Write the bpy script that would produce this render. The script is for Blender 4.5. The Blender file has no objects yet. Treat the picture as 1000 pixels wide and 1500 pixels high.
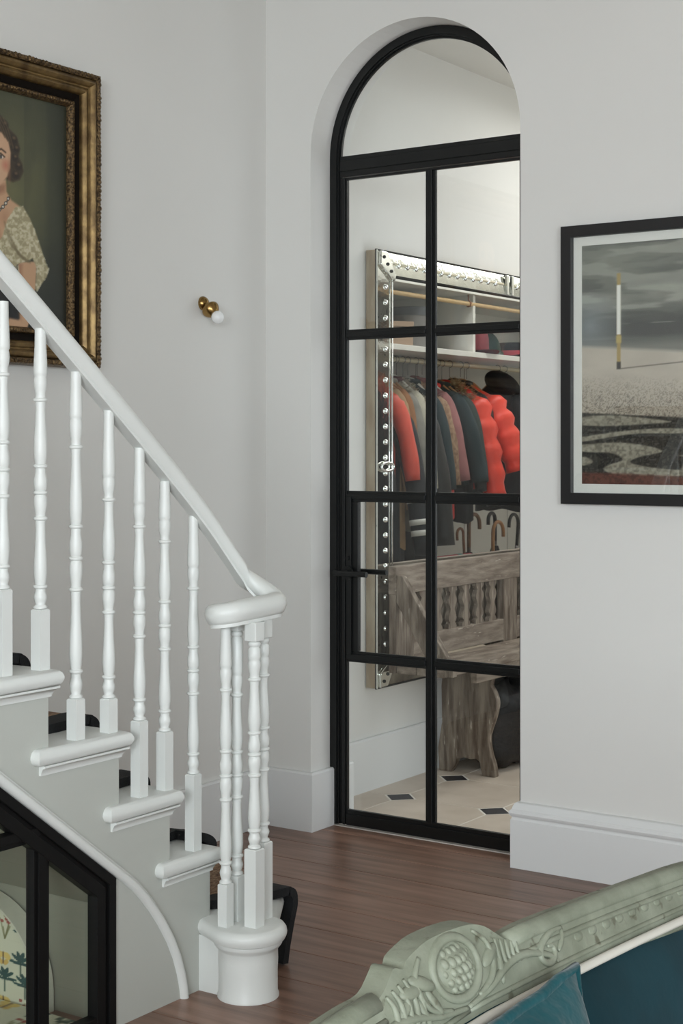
import bpy, bmesh, math, random
import numpy as np
from mathutils import Vector, Matrix
random.seed(7)
PI = math.pi
scene = bpy.context.scene
COL = scene.collection

# ------------------------------------------------------------------ camera
cam_d = bpy.data.cameras.new('camera')
cam = bpy.data.objects.new('camera', cam_d); COL.objects.link(cam)
cam.location = (0, 0, 1.45)
cam.rotation_euler = (PI / 2, 0, math.radians(34.44))
cam_d.sensor_fit = 'HORIZONTAL'; cam_d.sensor_width = 36.0
cam_d.lens = 2260 * 36 / 1000.0
cam_d.shift_y = -0.093
cam_d.clip_start = 0.05
scene.camera = cam

# ------------------------------------------------------------------ light
world = bpy.data.worlds.new('world'); scene.world = world; world.use_nodes = True
world.node_tree.nodes['Background'].inputs[0].default_value = (0.80, 0.90, 1.0, 1)
world.node_tree.nodes['Background'].inputs[1].default_value = 1.0
scene.view_settings.view_transform = 'Standard'
scene.view_settings.look = 'None'
scene.view_settings.gamma = 1.0
scene.view_settings.use_curve_mapping = False
scene.view_settings.exposure = 0.0

def area(name, loc, rot, sx, sy, power, color):
    l = bpy.data.lights.new(name, 'AREA'); l.shape = 'RECTANGLE'
    l.size = sx; l.size_y = sy; l.energy = power; l.color = color
    o = bpy.data.objects.new(name, l); COL.objects.link(o)
    o.location = loc; o.rotation_euler = rot
    return o
# daylight through the big window behind the camera, the side window, and the hall ceiling lamp
area('window_daylight_rear', (1.1, -3.93, 1.90), (PI / 2 - .80, 0, 0), 2.8, 2.1, 385, (0.87, 0.95, 1.0))
area('window_daylight_side', (2.55, -0.9, 1.90), (PI / 2 - .85, 0, PI / 2), 3.2, 2.1, 215, (0.87, 0.95, 1.0))
area('hall_lamp_light', (-2.68, 8.25, 3.14), (0, 0, 0), 0.95, 3.6, 50, (1.0, 0.985, 0.96))

area('added_daylight_hall', (-1.83, 5.9, 1.4), (PI / 2, 0, PI / 2), 1.1, 1.8, 10, (0.96, 0.98, 1.0))  # added daylight at an unseen window, evens out the hall light

# ------------------------------------------------------------------ materials
def lin(c):
    return tuple(((x / 255) / 12.92 if x <= 10.3 else ((x / 255 + .055) / 1.055) ** 2.4) for x in c)
MATS = {}
def mat(name, rgb, rough=.6, metal=0.0, var=0.0, scale=8.0, bump=0.0, bscale=60.0, stretch=None, rnd=0.0, spec=None, coat=0.0,
        rgb2=None, dist=0.01, detail=4.0, sheen=0.0, wear_shade=None):
    """procedural principled material: rgb (sRGB 0-255), noise colour variation between rgb and rgb2, noise bump"""
    if name in MATS: return MATS[name]
    m = bpy.data.materials.new(name); m.use_nodes = True; MATS[name] = m
    nt = m.node_tree; b = nt.nodes['Principled BSDF']
    c = lin(rgb)
    b.inputs['Base Color'].default_value = (*c, 1)
    b.inputs['Roughness'].default_value = rough; b.inputs['Metallic'].default_value = metal
    if spec is not None: b.inputs['Specular IOR Level'].default_value = spec
    if coat: b.inputs['Coat Weight'].default_value = coat
    if sheen:
        b.inputs['Sheen Weight'].default_value = sheen; b.inputs['Sheen Roughness'].default_value = .4
    geo = nt.nodes.new('ShaderNodeNewGeometry')
    vec = geo.outputs['Position']
    if rnd:
        oi = nt.nodes.new('ShaderNodeObjectInfo')
        sc_ = nt.nodes.new('ShaderNodeVectorMath'); sc_.operation = 'SCALE'; sc_.inputs[0].default_value = (13.7, 7.9, 5.3)
        nt.links.new(oi.outputs['Random'], sc_.inputs['Scale'])
        ad = nt.nodes.new('ShaderNodeVectorMath'); ad.operation = 'ADD'
        nt.links.new(vec, ad.inputs[0]); nt.links.new(sc_.outputs[0], ad.inputs[1]); vec = ad.outputs[0]
    if stretch:
        mp = nt.nodes.new('ShaderNodeMapping'); mp.inputs['Scale'].default_value = stretch
        nt.links.new(vec, mp.inputs['Vector']); vec = mp.outputs[0]
    if var or rgb2:
        n = nt.nodes.new('ShaderNodeTexNoise'); n.inputs['Scale'].default_value = scale; n.inputs['Detail'].default_value = detail
        nt.links.new(vec, n.inputs['Vector'])
        r = nt.nodes.new('ShaderNodeValToRGB')
        d = lin(rgb2) if rgb2 else tuple(min(1, x * (1 + var)) for x in c)
        e = c if rgb2 else tuple(x * (1 - var) for x in c)
        r.color_ramp.elements[0].position = .35; r.color_ramp.elements[0].color = (*e, 1)
        r.color_ramp.elements[1].position = .65; r.color_ramp.elements[1].color = (*d, 1)
        nt.links.new(n.outputs['Fac'], r.inputs['Fac'])
        out = r.outputs['Color']
        if rnd:
            mx = nt.nodes.new('ShaderNodeHueSaturation')
            mr = nt.nodes.new('ShaderNodeMapRange'); mr.inputs['To Min'].default_value = 1 - rnd; mr.inputs['To Max'].default_value = 1 + rnd
            nt.links.new(oi.outputs['Random'], mr.inputs['Value']); nt.links.new(mr.outputs[0], mx.inputs['Value'])
            nt.links.new(out, mx.inputs['Color']); out = mx.outputs[0]
        if wear_shade:
            n3 = nt.nodes.new('ShaderNodeTexNoise'); n3.inputs['Scale'].default_value = wear_shade[1]; n3.inputs['Detail'].default_value = 6
            nt.links.new(vec, n3.inputs['Vector'])
            r3 = nt.nodes.new('ShaderNodeValToRGB')
            r3.color_ramp.elements[0].position = wear_shade[2]; r3.color_ramp.elements[1].position = wear_shade[2] + .06
            nt.links.new(n3.outputs['Fac'], r3.inputs['Fac'])
            mi = nt.nodes.new('ShaderNodeMix'); mi.data_type = 'RGBA'
            nt.links.new(r3.outputs['Color'], mi.inputs['Factor']); nt.links.new(out, mi.inputs['A'])
            mi.inputs['B'].default_value = (*lin(wear_shade[0]), 1); out = mi.outputs['Result']
        nt.links.new(out, b.inputs['Base Color'])
    if bump:
        n2 = nt.nodes.new('ShaderNodeTexNoise'); n2.inputs['Scale'].default_value = bscale; n2.inputs['Detail'].default_value = 4
        nt.links.new(vec, n2.inputs['Vector'])
        bp = nt.nodes.new('ShaderNodeBump'); bp.inputs['Strength'].default_value = bump; bp.inputs['Distance'].default_value = dist
        nt.links.new(n2.outputs['Fac'], bp.inputs['Height']); nt.links.new(bp.outputs['Normal'], b.inputs['Normal'])
    return m

def glass_mat(name, tint=(.97, .98, .975), refl=1.0):
    m = bpy.data.materials.new(name); m.use_nodes = True; nt = m.node_tree
    nt.nodes.remove(nt.nodes['Principled BSDF']); out = nt.nodes['Material Output']
    t = nt.nodes.new('ShaderNodeBsdfTransparent'); t.inputs[0].default_value = (*tint, 1)
    g = nt.nodes.new('ShaderNodeBsdfGlossy'); g.inputs['Roughness'].default_value = .01; g.inputs[0].default_value = (refl, refl, refl, 1)
    f = nt.nodes.new('ShaderNodeFresnel'); ge = nt.nodes.new('ShaderNodeNewGeometry')
    io = nt.nodes.new('ShaderNodeMapRange'); io.inputs['To Min'].default_value = 1.45; io.inputs['To Max'].default_value = 1 / 1.45   # same reflectance on both faces of the thin pane
    nt.links.new(ge.outputs['Backfacing'], io.inputs['Value']); nt.links.new(io.outputs[0], f.inputs[0])
    mx = nt.nodes.new('ShaderNodeMixShader')
    nt.links.new(f.outputs[0], mx.inputs[0]); nt.links.new(t.outputs[0], mx.inputs[1]); nt.links.new(g.outputs[0], mx.inputs[2])
    nt.links.new(mx.outputs[0], out.inputs['Surface'])
    return m

def vcol_mat(name, rough=.6, coat=0.0, bump=0.0):
    m = bpy.data.materials.new(name); m.use_nodes = True; nt = m.node_tree; b = nt.nodes['Principled BSDF']
    a = nt.nodes.new('ShaderNodeVertexColor'); a.layer_name = 'paint'
    nt.links.new(a.outputs['Color'], b.inputs['Base Color']); b.inputs['Roughness'].default_value = rough
    b.inputs['Coat Weight'].default_value = coat
    if bump:
        n2 = nt.nodes.new('ShaderNodeTexNoise'); n2.inputs['Scale'].default_value = 180
        bp = nt.nodes.new('ShaderNodeBump'); bp.inputs['Strength'].default_value = bump; bp.inputs['Distance'].default_value = .002
        nt.links.new(n2.outputs['Fac'], bp.inputs['Height']); nt.links.new(bp.outputs['Normal'], b.inputs['Normal'])
    return m

WALL = mat('wall_paint', (222, 221, 217), .85, var=.012, scale=1.5, bump=.05, bscale=120, dist=.002)
TRIM = mat('trim_paint', (224, 225, 224), .45, bump=.05, bscale=40, dist=.002)
STAIRW = mat('stair_gloss_paint', (219, 221, 217), .38, bump=.18, bscale=28, dist=.004)
STRP = mat('string_paint', (184, 186, 179), .5, bump=.1, bscale=30, dist=.003)
CEIL = mat('ceiling_paint', (218, 216, 210), .9, var=.01)
BLACK = mat('black_steel', (15, 17, 17), .38, spec=.4, bump=.06, bscale=90, dist=.001)
BLACKP = mat('black_joinery_paint', (12, 12, 12), .55, spec=.2, bump=.1, bscale=60, dist=.001)
BLACKF = mat('black_picture_frame', (20, 20, 21), .45)
OAK = mat('oak_board', (108, 81, 67), .36, scale=6, rgb2=(142, 110, 94), stretch=(.4, 5, 1), bump=.2, bscale=14, rnd=.15, dist=.003, detail=7, spec=.45)
TILE = mat('limestone_tile', (196, 182, 166), .42, scale=5, rgb2=(212, 199, 184), rnd=.04, bump=.08, bscale=20, dist=.002)
INSET = mat('slate_inset', (34, 38, 44), .5, var=.2, scale=20)
GROUT = mat('grout', (232, 227, 218), .9)
STONE = mat('threshold_stone', (205, 198, 188), .6)
GLASS = glass_mat('pane_glass')
MIRROR = mat('silvered_glass', (238, 240, 238), .015, 1.0)
MIRROR_OLD = mat('foxed_silvered_glass', (226, 228, 222), .07, 1.0, var=.05, scale=30, wear_shade=((40, 42, 40), 38, .66), bump=.12, bscale=30, dist=.003)
MIRROR_DK = mat('foxed_glass_edge', (38, 38, 36), .3, .7, var=.3, scale=60)
MIRBACK = mat('mirror_wood_edge', (176, 166, 146), .75, scale=14, rgb2=(150, 132, 110), stretch=(1, 1, .3), bump=.3, bscale=50)
BRASS = mat('aged_brass', (156, 126, 78), .25, 1.0, var=.15, scale=40)
OPAL = mat('opal_glass', (240, 241, 240), .15, coat=.4)
GOLD = mat('gilt_frame', (136, 112, 72), .36, .7, scale=26, rgb2=(92, 72, 44), bump=.2, bscale=70, dist=.003)
GOLDDK = mat('dark_gilt_carving', (52, 38, 24), .4, .6, scale=120, rgb2=(128, 104, 70), bump=.8, bscale=150, dist=.006)
UMBER = mat('dark_frame_flat', (20, 15, 11), .8, spec=.1)
SISAL = mat('sisal_weave', (162, 134, 106), .95, scale=120, rgb2=(104, 76, 58), bump=1.0, bscale=150, dist=.012, stretch=(1, .5, 1))
BIND = mat('black_carpet_binding', (17, 18, 20), .9, var=.3, scale=150, bump=.5, bscale=200, dist=.004)
WORN = mat('worn_limed_wood', (150, 138, 124), .75, scale=9, rgb2=(104, 90, 78), stretch=(3, .8, 5), bump=.4, bscale=30, dist=.004, detail=8, wear_shade=((180, 170, 156), 18, .66))
WORNV = mat('worn_limed_wood_upright', (140, 128, 114), .75, scale=9, rgb2=(86, 72, 60), stretch=(5, 5, .7), bump=.4, bscale=30, dist=.004, detail=8, wear_shade=((188, 178, 164), 16, .64))
SOFAW = mat('grey_green_carved_wood', (104, 108, 92), .6, scale=22, rgb2=(122, 126, 110), bump=.5, bscale=60, dist=.003, wear_shade=((84, 84, 68), 40, .63))  # dark blotches in the colour stand in for shade in the carving
PIPING = mat('pale_piping', (184, 180, 170), .6)
VELVET = mat('teal_velvet', (4, 40, 47), .85, var=.18, scale=9, bump=.12, bscale=90, dist=.002, sheen=.08, spec=.15)
VELVET2 = mat('teal_velvet_cushion', (6, 58, 63), .8, var=.25, scale=11, bump=.5, bscale=14, dist=.02, sheen=.2, spec=.2)
CHESTW = mat('white_lacquer', (226, 225, 220), .5)
PINE = mat('pale_dowel', (212, 182, 138), .5, var=.06, scale=20)
CREAM = mat('cream_rail', (222, 212, 184), .45)
STEEL = mat('hook_steel', (150, 150, 148), .3, 1.0)
HANGW = mat('hanger_wood', (178, 132, 92), .5, var=.12, scale=20)
HANGWHITE = mat('hanger_white', (224, 224, 220), .5)

# ------------------------------------------------------------------ mesh helpers
class MB:
    def __init__(s): s.v = []; s.f = []
    def add(s, vs, fs):
        o = len(s.v); s.v += [tuple(v) for v in vs]; s.f += [tuple(i + o for i in f) for f in fs]; return s
    def box(s, x0, x1, y0, y1, z0, z1, ch=0.0):
        if ch <= 0:
            vs = [(x, y, z) for z in (z0, z1) for y in (y0, y1) for x in (x0, x1)]
            return s.add(vs, [(0, 2, 3, 1), (4, 5, 7, 6), (0, 1, 5, 4), (2, 6, 7, 3), (0, 4, 6, 2), (1, 3, 7, 5)])
        # box with chamfered top edges
        vs = [(x, y, z0) for y in (y0, y1) for x in (x0, x1)] + [(x, y, z1 - ch) for y in (y0, y1) for x in (x0, x1)]
        vs += [(x, y, z1) for y in (y0 + ch, y1 - ch) for x in (x0 + ch, x1 - ch)]
        f = [(0, 2, 3, 1), (8, 9, 11, 10)]
        for a in (0, 4):
            f += [(a, a + 1, a + 5, a + 4), (a + 1, a + 3, a + 7, a + 5), (a + 3, a + 2, a + 6, a + 7), (a + 2, a, a + 4, a + 6)]
        return s.add(vs, f)
    def prism(s, poly, d0, d1, axis='x'):
        """extrude polygon (a,b) along axis: x -> (d,a,b); y -> (a,d,b); z -> (a,b,d)"""
        n = len(poly)
        mk = {'x': lambda a, b, d: (d, a, b), 'y': lambda a, b, d: (a, d, b), 'z': lambda a, b, d: (a, b, d)}[axis]
        vs = [mk(a, b, d0) for a, b in poly] + [mk(a, b, d1) for a, b in poly]
        fs = [tuple(range(n))[::-1], tuple(range(n, 2 * n))] + [(i, (i + 1) % n, n + (i + 1) % n, n + i) for i in range(n)]
        return s.add(vs, fs)
    def lathe(s, prof, cx=0, cy=0, n=20, sx=1, sy=1):
        """prof: (r,z) from bottom to top"""
        k = len(prof); vs = []
        for r, z in prof:
            vs += [(cx + sx * r * math.cos(2 * PI * i / n), cy + sy * r * math.sin(2 * PI * i / n), z) for i in range(n)]
        fs = [(j * n + i, j * n + (i + 1) % n, (j + 1) * n + (i + 1) % n, (j + 1) * n + i) for j in range(k - 1) for i in range(n)]
        fs += [tuple(range(n))[::-1], tuple(range((k - 1) * n, k * n))]
        return s.add(vs, fs)
    def tube(s, pts, rad, n=10, closed=False):
        P = [Vector(p) for p in pts]; k = len(P)
        R = rad if isinstance(rad, (list, tuple)) else [rad] * k
        vs = []; up = None
        for i in range(k):
            a = P[(i - 1) % k] if (closed or i > 0) else P[i]
            b = P[(i + 1) % k] if (closed or i < k - 1) else P[i]
            t = (b - a).normalized()
            if up is None:
                up = Vector((0, 0, 1)) if abs(t.z) < .9 else Vector((1, 0, 0))
            e1 = (up - t * up.dot(t))
            if e1.length < 1e-5: e1 = t.orthogonal()
            e1.normalize(); e2 = t.cross(e1); up = e1
            vs += [P[i] + (e1 * math.cos(2 * PI * j / n) + e2 * math.sin(2 * PI * j / n)) * R[i] for j in range(n)]
        fs = []
        for i in range(k if closed else k - 1):
            i2 = (i + 1) % k
            fs += [(i * n + j, i * n + (j + 1) % n, i2 * n + (j + 1) % n, i2 * n + j) for j in range(n)]
        if not closed: fs += [tuple(range(n))[::-1], tuple(range((k - 1) * n, k * n))]
        return s.add(vs, fs)
    def sweep2(s, path, prof, mapf, closed=False):
        """sweep profile (offset, height) along a 2-D path with mitres; mapf(a, b, h) -> xyz; offset is to the left of travel"""
        k = len(path); m = len(prof); vs = []
        for i in range(k):
            p = Vector(path[i])
            def nrm(a, b):
                d = (Vector(b) - Vector(a)).normalized(); return Vector((-d.y, d.x))
            n1 = nrm(path[i - 1], path[i]) if (closed or i > 0) else None
            n2 = nrm(path[i], path[(i + 1) % k]) if (closed or i < k - 1) else None
            if n1 is None: q = n2
            elif n2 is None: q = n1
            else:
                q = (n1 + n2); q = q / max(.2, (1 + n1.dot(n2)))
            for o, h in prof:
                r = p + q * o; vs.append(mapf(r.x, r.y, h))
        fs = []
        for i in range(k if closed else k - 1):
            i2 = (i + 1) % k
            fs += [(i * m + j, i * m + (j + 1) % m, i2 * m + (j + 1) % m, i2 * m + j) for j in range(m)]
        if not closed: fs += [tuple(range(m))[::-1], tuple(range((k - 1) * m, k * m))]
        return s.add(vs, fs)
    def sweep3(s, pts, prof):
        """sweep (side, up) profile along 3-D path; side is horizontal"""
        P = [Vector(p) for p in pts]; k = len(P); m = len(prof); vs = []
        for i in range(k):
            t = (P[min(i + 1, k - 1)] - P[max(i - 1, 0)]); h = Vector((t.x, t.y, 0))
            h.normalize(); sd = Vector((h.y, -h.x, 0))
            vs += [P[i] + sd * a + Vector((0, 0, b)) for a, b in prof]
        fs = [(i * m + j, i * m + (j + 1) % m, (i + 1) * m + (j + 1) % m, (i + 1) * m + j) for i in range(k - 1) for j in range(m)]
        fs += [tuple(range(m))[::-1], tuple(range((k - 1) * m, k * m))]
        return s.add(vs, fs)
    def grid(s, nx, ny, fn, closed_u=False):
        """fn(i/(nx-1), j/(ny-1)) -> xyz"""
        vs = [fn(i / (nx - 1), j / (ny - 1)) for j in range(ny) for i in range(nx)]
        fs = [(j * nx + i, j * nx + i + 1, (j + 1) * nx + i + 1, (j + 1) * nx + i) for j in range(ny - 1) for i in range(nx - 1)]
        return s.add(vs, fs)
    def ball(s, c, r, n=12, m=8, sc=(1, 1, 1)):
        vs = [(c[0], c[1], c[2] - r * sc[2])]
        for j in range(1, m):
            a = -PI / 2 + PI * j / m
            vs += [(c[0] + sc[0] * r * math.cos(a) * math.cos(2 * PI * i / n), c[1] + sc[1] * r * math.cos(a) * math.sin(2 * PI * i / n), c[2] + sc[2] * r * math.sin(a)) for i in range(n)]
        vs.append((c[0], c[1], c[2] + r * sc[2])); L = len(vs) - 1
        fs = [(0, 1 + (i + 1) % n, 1 + i) for i in range(n)]
        for j in range(m - 2):
            fs += [(1 + j * n + i, 1 + j * n + (i + 1) % n, 1 + (j + 1) * n + (i + 1) % n, 1 + (j + 1) * n + i) for i in range(n)]
        fs += [(L, 1 + (m - 2) * n + i, 1 + (m - 2) * n + (i + 1) % n) for i in range(n)]
        return s.add(vs, fs)
    def mesh(s, name, m, smooth=None):
        me = bpy.data.meshes.new(name); me.from_pydata(s.v, [], s.f); me.validate()
        bm = bmesh.new(); bm.from_mesh(me); bmesh.ops.recalc_face_normals(bm, faces=bm.faces); bm.to_mesh(me); bm.free()
        if m: me.materials.append(m)
        if smooth:
            me.shade_smooth()
            if smooth is not True: me.set_sharp_from_angle(angle=math.radians(smooth))
        return me
    def build(s, name, m, parent=None, smooth=None, bevel=0.0, loc=None, rot=None):
        o = bpy.data.objects.new(name, s.mesh(name, m, smooth)); COL.objects.link(o)
        if parent: o.parent = parent
        if loc: o.location = loc
        if rot: o.rotation_euler = rot
        if bevel:
            b = o.modifiers.new('b', 'BEVEL'); b.width = bevel; b.segments = 2; b.limit_method = 'ANGLE'; b.angle_limit = math.radians(35)
        return o

def smooth_path(p, n=4):
    out = []
    for i in range(len(p) - 1):
        p0, p1, p2, p3 = (Vector(p[max(i - 1, 0)]), Vector(p[i]), Vector(p[i + 1]), Vector(p[min(i + 2, len(p) - 1)]))
        for j in range(n):
            t = j / n
            out.append(.5 * ((2 * p1) + (p2 - p0) * t + (2 * p0 - 5 * p1 + 4 * p2 - p3) * t * t + (3 * p1 - p0 - 3 * p2 + p3) * t ** 3))
    out.append(Vector(p[-1])); return out
def tag(o, label, cat, group=None):
    o['label'] = label; o['category'] = cat
    if group: o['group'] = group
    return o
def thing(name, label, cat, loc=(0, 0, 0), group=None, rz=0):
    o = bpy.data.objects.new(name, None); COL.objects.link(o); o.location = loc; o.rotation_euler = (0, 0, rz); o.empty_display_size = .1
    return tag(o, label, cat, group)
def struct(o, label=None):
    o['kind'] = 'structure'
    if label: o['label'] = label
    return o
def inst(me, name, parent, loc=(0, 0, 0), rot=(0, 0, 0), scale=(1, 1, 1)):
    o = bpy.data.objects.new(name, me); COL.objects.link(o); o.parent = parent
    o.location = loc; o.rotation_euler = rot; o.scale = scale
    return o
def noise1(seed):
    r = random.Random(seed); return [r.uniform(-1, 1) for _ in range(64)]

# ------------------------------------------------------------------ painter for flat prints (pictures, printed cloth)
class Canvas:
    def __init__(s, nx, ny, rgb):
        s.nx, s.ny = nx, ny
        s.c = np.ones((ny, nx, 3)) * np.array(rgb, float)
        s.u, s.v = np.meshgrid(np.linspace(0, 1, nx), np.linspace(0, 1, ny))
        s.rs = np.random.RandomState(3)
    def blend(s, a, rgb):
        a = np.clip(a, 0, 1)[..., None]; s.c = s.c * (1 - a) + np.array(rgb, float) * a
    def poly(s, pts, rgb, alpha=1.0, soft=0.0):
        """signed-distance filled polygon"""
        P = np.array(pts, float); n = len(P); d2 = np.full(s.u.shape, 1e9); ins = np.zeros(s.u.shape, bool)
        for i in range(n):
            a = P[i]; b = P[(i + 1) % n]; e = b - a
            wx = s.u - a[0]; wy = s.v - a[1]
            t = np.clip((wx * e[0] + wy * e[1]) / max(1e-12, e @ e), 0, 1)
            d2 = np.minimum(d2, (wx - t * e[0]) ** 2 + (wy - t * e[1]) ** 2)
            c = ((a[1] > s.v) != (b[1] > s.v)) & (s.u < (b[0] - a[0]) * (s.v - a[1]) / (b[1] - a[1] + 1e-12) + a[0])
            ins ^= c
        d = np.sqrt(d2) * np.where(ins, 1, -1); w = max(soft, .6 / max(s.nx, s.ny))
        s.blend(alpha * np.clip(.5 + d / (2 * w), 0, 1), rgb)
    def line(s, pts, w, rgb, alpha=1.0, soft=None):
        P = np.array(pts, float); d2 = np.full(s.u.shape, 1e9)
        for a, b in zip(P[:-1], P[1:]):
            e = b - a; wx = s.u - a[0]; wy = s.v - a[1]
            t = np.clip((wx * e[0] + wy * e[1]) / max(1e-12, e @ e), 0, 1)
            d2 = np.minimum(d2, (wx - t * e[0]) ** 2 + (wy - t * e[1]) ** 2)
        sf = soft or .7 / max(s.nx, s.ny)
        s.blend(alpha * np.clip(.5 + (w - np.sqrt(d2)) / (2 * sf), 0, 1), rgb)
    def ell(s, cx, cy, rx, ry, rgb, alpha=1.0, soft=.15, rot=0):
        dx, dy = s.u - cx, s.v - cy; c, sn = math.cos(rot), math.sin(rot)
        d = np.sqrt(((c * dx + sn * dy) / rx) ** 2 + ((-sn * dx + c * dy) / ry) ** 2)
        s.blend(alpha * np.clip((1 - d) / soft + .0, 0, 1), rgb)
    def noise(s, fx, fy, octv=4):
        out = np.zeros(s.u.shape); amp = 1.0; tot = 0
        for o in range(octv):
            gx, gy = max(2, int(fx * 2 ** o)), max(2, int(fy * 2 ** o))
            g = s.rs.rand(gy + 2, gx + 2); x = s.u * gx; y = s.v * gy
            xi = np.minimum(x.astype(int), gx); yi = np.minimum(y.astype(int), gy)
            fxx = x - xi; fyy = y - yi; fxx = fxx * fxx * (3 - 2 * fxx); fyy = fyy * fyy * (3 - 2 * fyy)
            val = (g[yi, xi] * (1 - fxx) + g[yi, xi + 1] * fxx) * (1 - fyy) + (g[yi + 1, xi] * (1 - fxx) + g[yi + 1, xi + 1] * fxx) * fyy
            out += amp * val; tot += amp; amp *= .5
        return out / tot
    def linear(s):
        x = np.clip(s.c, 0, 255) / 255
        return np.where(x <= .04045, x / 12.92, ((x + .055) / 1.055) ** 2.4)
    def build(s, name, m, mapf, parent, mask=None):
        """mesh grid with the painted colours as vertex colours; mapf(u, v arrays) -> N x 3"""
        co = mapf(s.u.ravel(), s.v.ravel()); nx, ny = s.nx, s.ny
        idx = np.arange(nx * ny).reshape(ny, nx)
        q = np.stack([idx[:-1, :-1], idx[:-1, 1:], idx[1:, 1:], idx[1:, :-1]], -1).reshape(-1, 4)
        if mask is not None:
            mk = mask.ravel(); q = q[mk[q].all(1)]
        me = bpy.data.meshes.new(name)
        me.vertices.add(len(co)); me.vertices.foreach_set('co', co.astype(np.float32).ravel())
        me.loops.add(q.size); me.loops.foreach_set('vertex_index', q.astype(np.int32).ravel())
        me.polygons.add(len(q)); me.polygons.foreach_set('loop_start', (np.arange(len(q)) * 4).astype(np.int32))
        me.update(calc_edges=True)
        at = me.color_attributes.new('paint', 'FLOAT_COLOR', 'POINT')
        col = np.ones((nx * ny, 4), np.float32); col[:, :3] = s.linear().reshape(-1, 3)
        at.data.foreach_set('color', col.ravel())
        me.materials.append(m); me.validate()
        o = bpy.data.objects.new(name, me); COL.objects.link(o); o.parent = parent
        return o

# ================================================================== THE SETTING
XL = -3.62            # face of the long left wall (stairs and hall)
YW, YB = 4.76, 5.02   # front and back of the wall with the arch
AX0, AX1 = -3.406, -2.513
ACX = (AX0 + AX1) / 2; AR = (AX1 - AX0) / 2; AZ = 2.565
ZC = 3.45; ZH = 3.232
XR, YR = 2.62, -4.0

struct(MB().box(XL - .2, XL, YR - .2, 10.4, -.05, ZC + .1).build('wall_left', WALL), 'long pale grey wall beside the stairs')
# arch wall
w = MB(); N = 40
arch = [(ACX - AR * math.cos(PI * i / N), AZ + AR * math.sin(PI * i / N)) for i in range(N + 1)]
for y, fl in ((YW, 0), (YB, 1)):
    w.add([(XL, y, -.05), (AX0, y, -.05), (AX0, y, AZ), (AX0, y, ZC + .1), (XL, y, ZC + .1), (XL, y, AZ)], [(0, 1, 2, 5), (5, 2, 3, 4)])
    w.add([(AX1, y, -.05), (XR, y, -.05), (XR, y, AZ), (XR, y, ZC + .1), (AX1, y, ZC + .1), (AX1, y, AZ)], [(0, 1, 2, 5), (5, 2, 3, 4)])
    for (a, b), (c, d) in zip(arch[:-1], arch[1:]):
        w.add([(a, y, b), (c, y, d), (c, y, ZC + .1), (a, y, ZC + .1)], [(0, 1, 2, 3)])
path = [(AX0, -.05)] + arch + [(AX1, -.05)]
for (a, b), (c, d) in zip(path[:-1], path[1:]):
    w.add([(a, YW, b), (c, YW, d), (c, YB, d), (a, YB, b)], [(0, 1, 2, 3)])
wb = w.build('wall_back', WALL)
bm = bmesh.new(); bm.from_mesh(wb.data); bmesh.ops.remove_doubles(bm, verts=bm.verts, dist=1e-4); bmesh.ops.recalc_face_normals(bm, faces=bm.faces); bm.to_mesh(wb.data); bm.free()
struct(wb, 'pale wall with a tall arched opening')
# rest of the room around the camera
def wall_hole(name, mapf, a0, a1, h0, h1, label):
    """wall with one window hole; mapf(a, d, z)"""
    m = MB()
    A = (-3.62, XR) if name == 'wall_rear' else (YR, YW)
    def bx(p, q, z0, z1):
        c0 = mapf(p, 0, z0); c1 = mapf(q, 1, z1)
        m.box(min(c0[0], c1[0]), max(c0[0], c1[0]), min(c0[1], c1[1]), max(c0[1], c1[1]), z0, z1)
    bx(A[0], a0, -.05, ZC + .1); bx(a1, A[1], -.05, ZC + .1); bx(a0, a1, -.05, h0); bx(a0, a1, h1, ZC + .1)
    return struct(m.build(name, WALL), label)
wall_hole('wall_rear', lambda a, d, z: (a, YR - .18 * d, z), -.3, 2.5, .85, 2.95, 'wall with the big window behind the viewer')
wall_hole('wall_right', lambda a, d, z: (XR + .18 * d, a, z), -2.5, .7, .85, 2.95, 'side wall with a window')
for nme, mk in (('window_1', lambda m, a0, a1, z0, z1: m.box(-.3 + 2.8 * a0, -.3 + 2.8 * a1, YR - .12, YR - .07, z0 + .45, z1 + .45)),
                ('window_2', lambda m, a0, a1, z0, z1: m.box(XR + .07, XR + .12, -2.5 + 3.2 * a0, -2.5 + 3.2 * a1, z0 + .45, z1 + .45))):
    m = MB()
    for a0, a1, z0, z1 in ((0, .02, .4, 2.5), (.98, 1, .4, 2.5), (.02, .98, .4, .46), (.02, .98, 2.44, 2.5), (.49, .51, .46, 2.44), (.02, .49, 1.43, 1.47), (.51, .98, 1.43, 1.47)):
        mk(m, a0, a1, z0, z1)
    struct(m.build(nme, TRIM), 'white window frame')
struct(MB().box(XL - .2, XR + .2, YR - .2, YB, ZC, ZC + .15).build('ceiling', CEIL), 'white ceiling of the room')
# hall behind the door
struct(MB().box(XL, -1.6, YB, 10.4, ZH, ZH + .12).build('ceiling_hall', CEIL), 'white hall ceiling')
_w = MB(); _w.box(-1.80, -1.60, YB, 5.35, -.05, ZH); _w.box(-1.80, -1.60, 6.45, 10.4, -.05, ZH); _w.box(-1.80, -1.60, 5.35, 6.45, -.05, .5); _w.box(-1.80, -1.60, 5.35, 6.45, 2.3, ZH)
_f = MB()
for a0, a1, b0, b1 in ((5.35, 5.39, .5, 2.3), (6.41, 6.45, .5, 2.3), (5.39, 6.41, .5, .55), (5.39, 6.41, 2.25, 2.3), (5.88, 5.92, .55, 2.25)): _f.box(-1.74, -1.70, a0, a1, b0, b1)
struct(_f.build('added_hall_window', TRIM), 'added white window frame in the unseen hall wall')  # unseen window added to go with the extra hall daylight
struct(_w.build('wall_hall_right', WALL), 'hall wall behind the coats')
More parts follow.
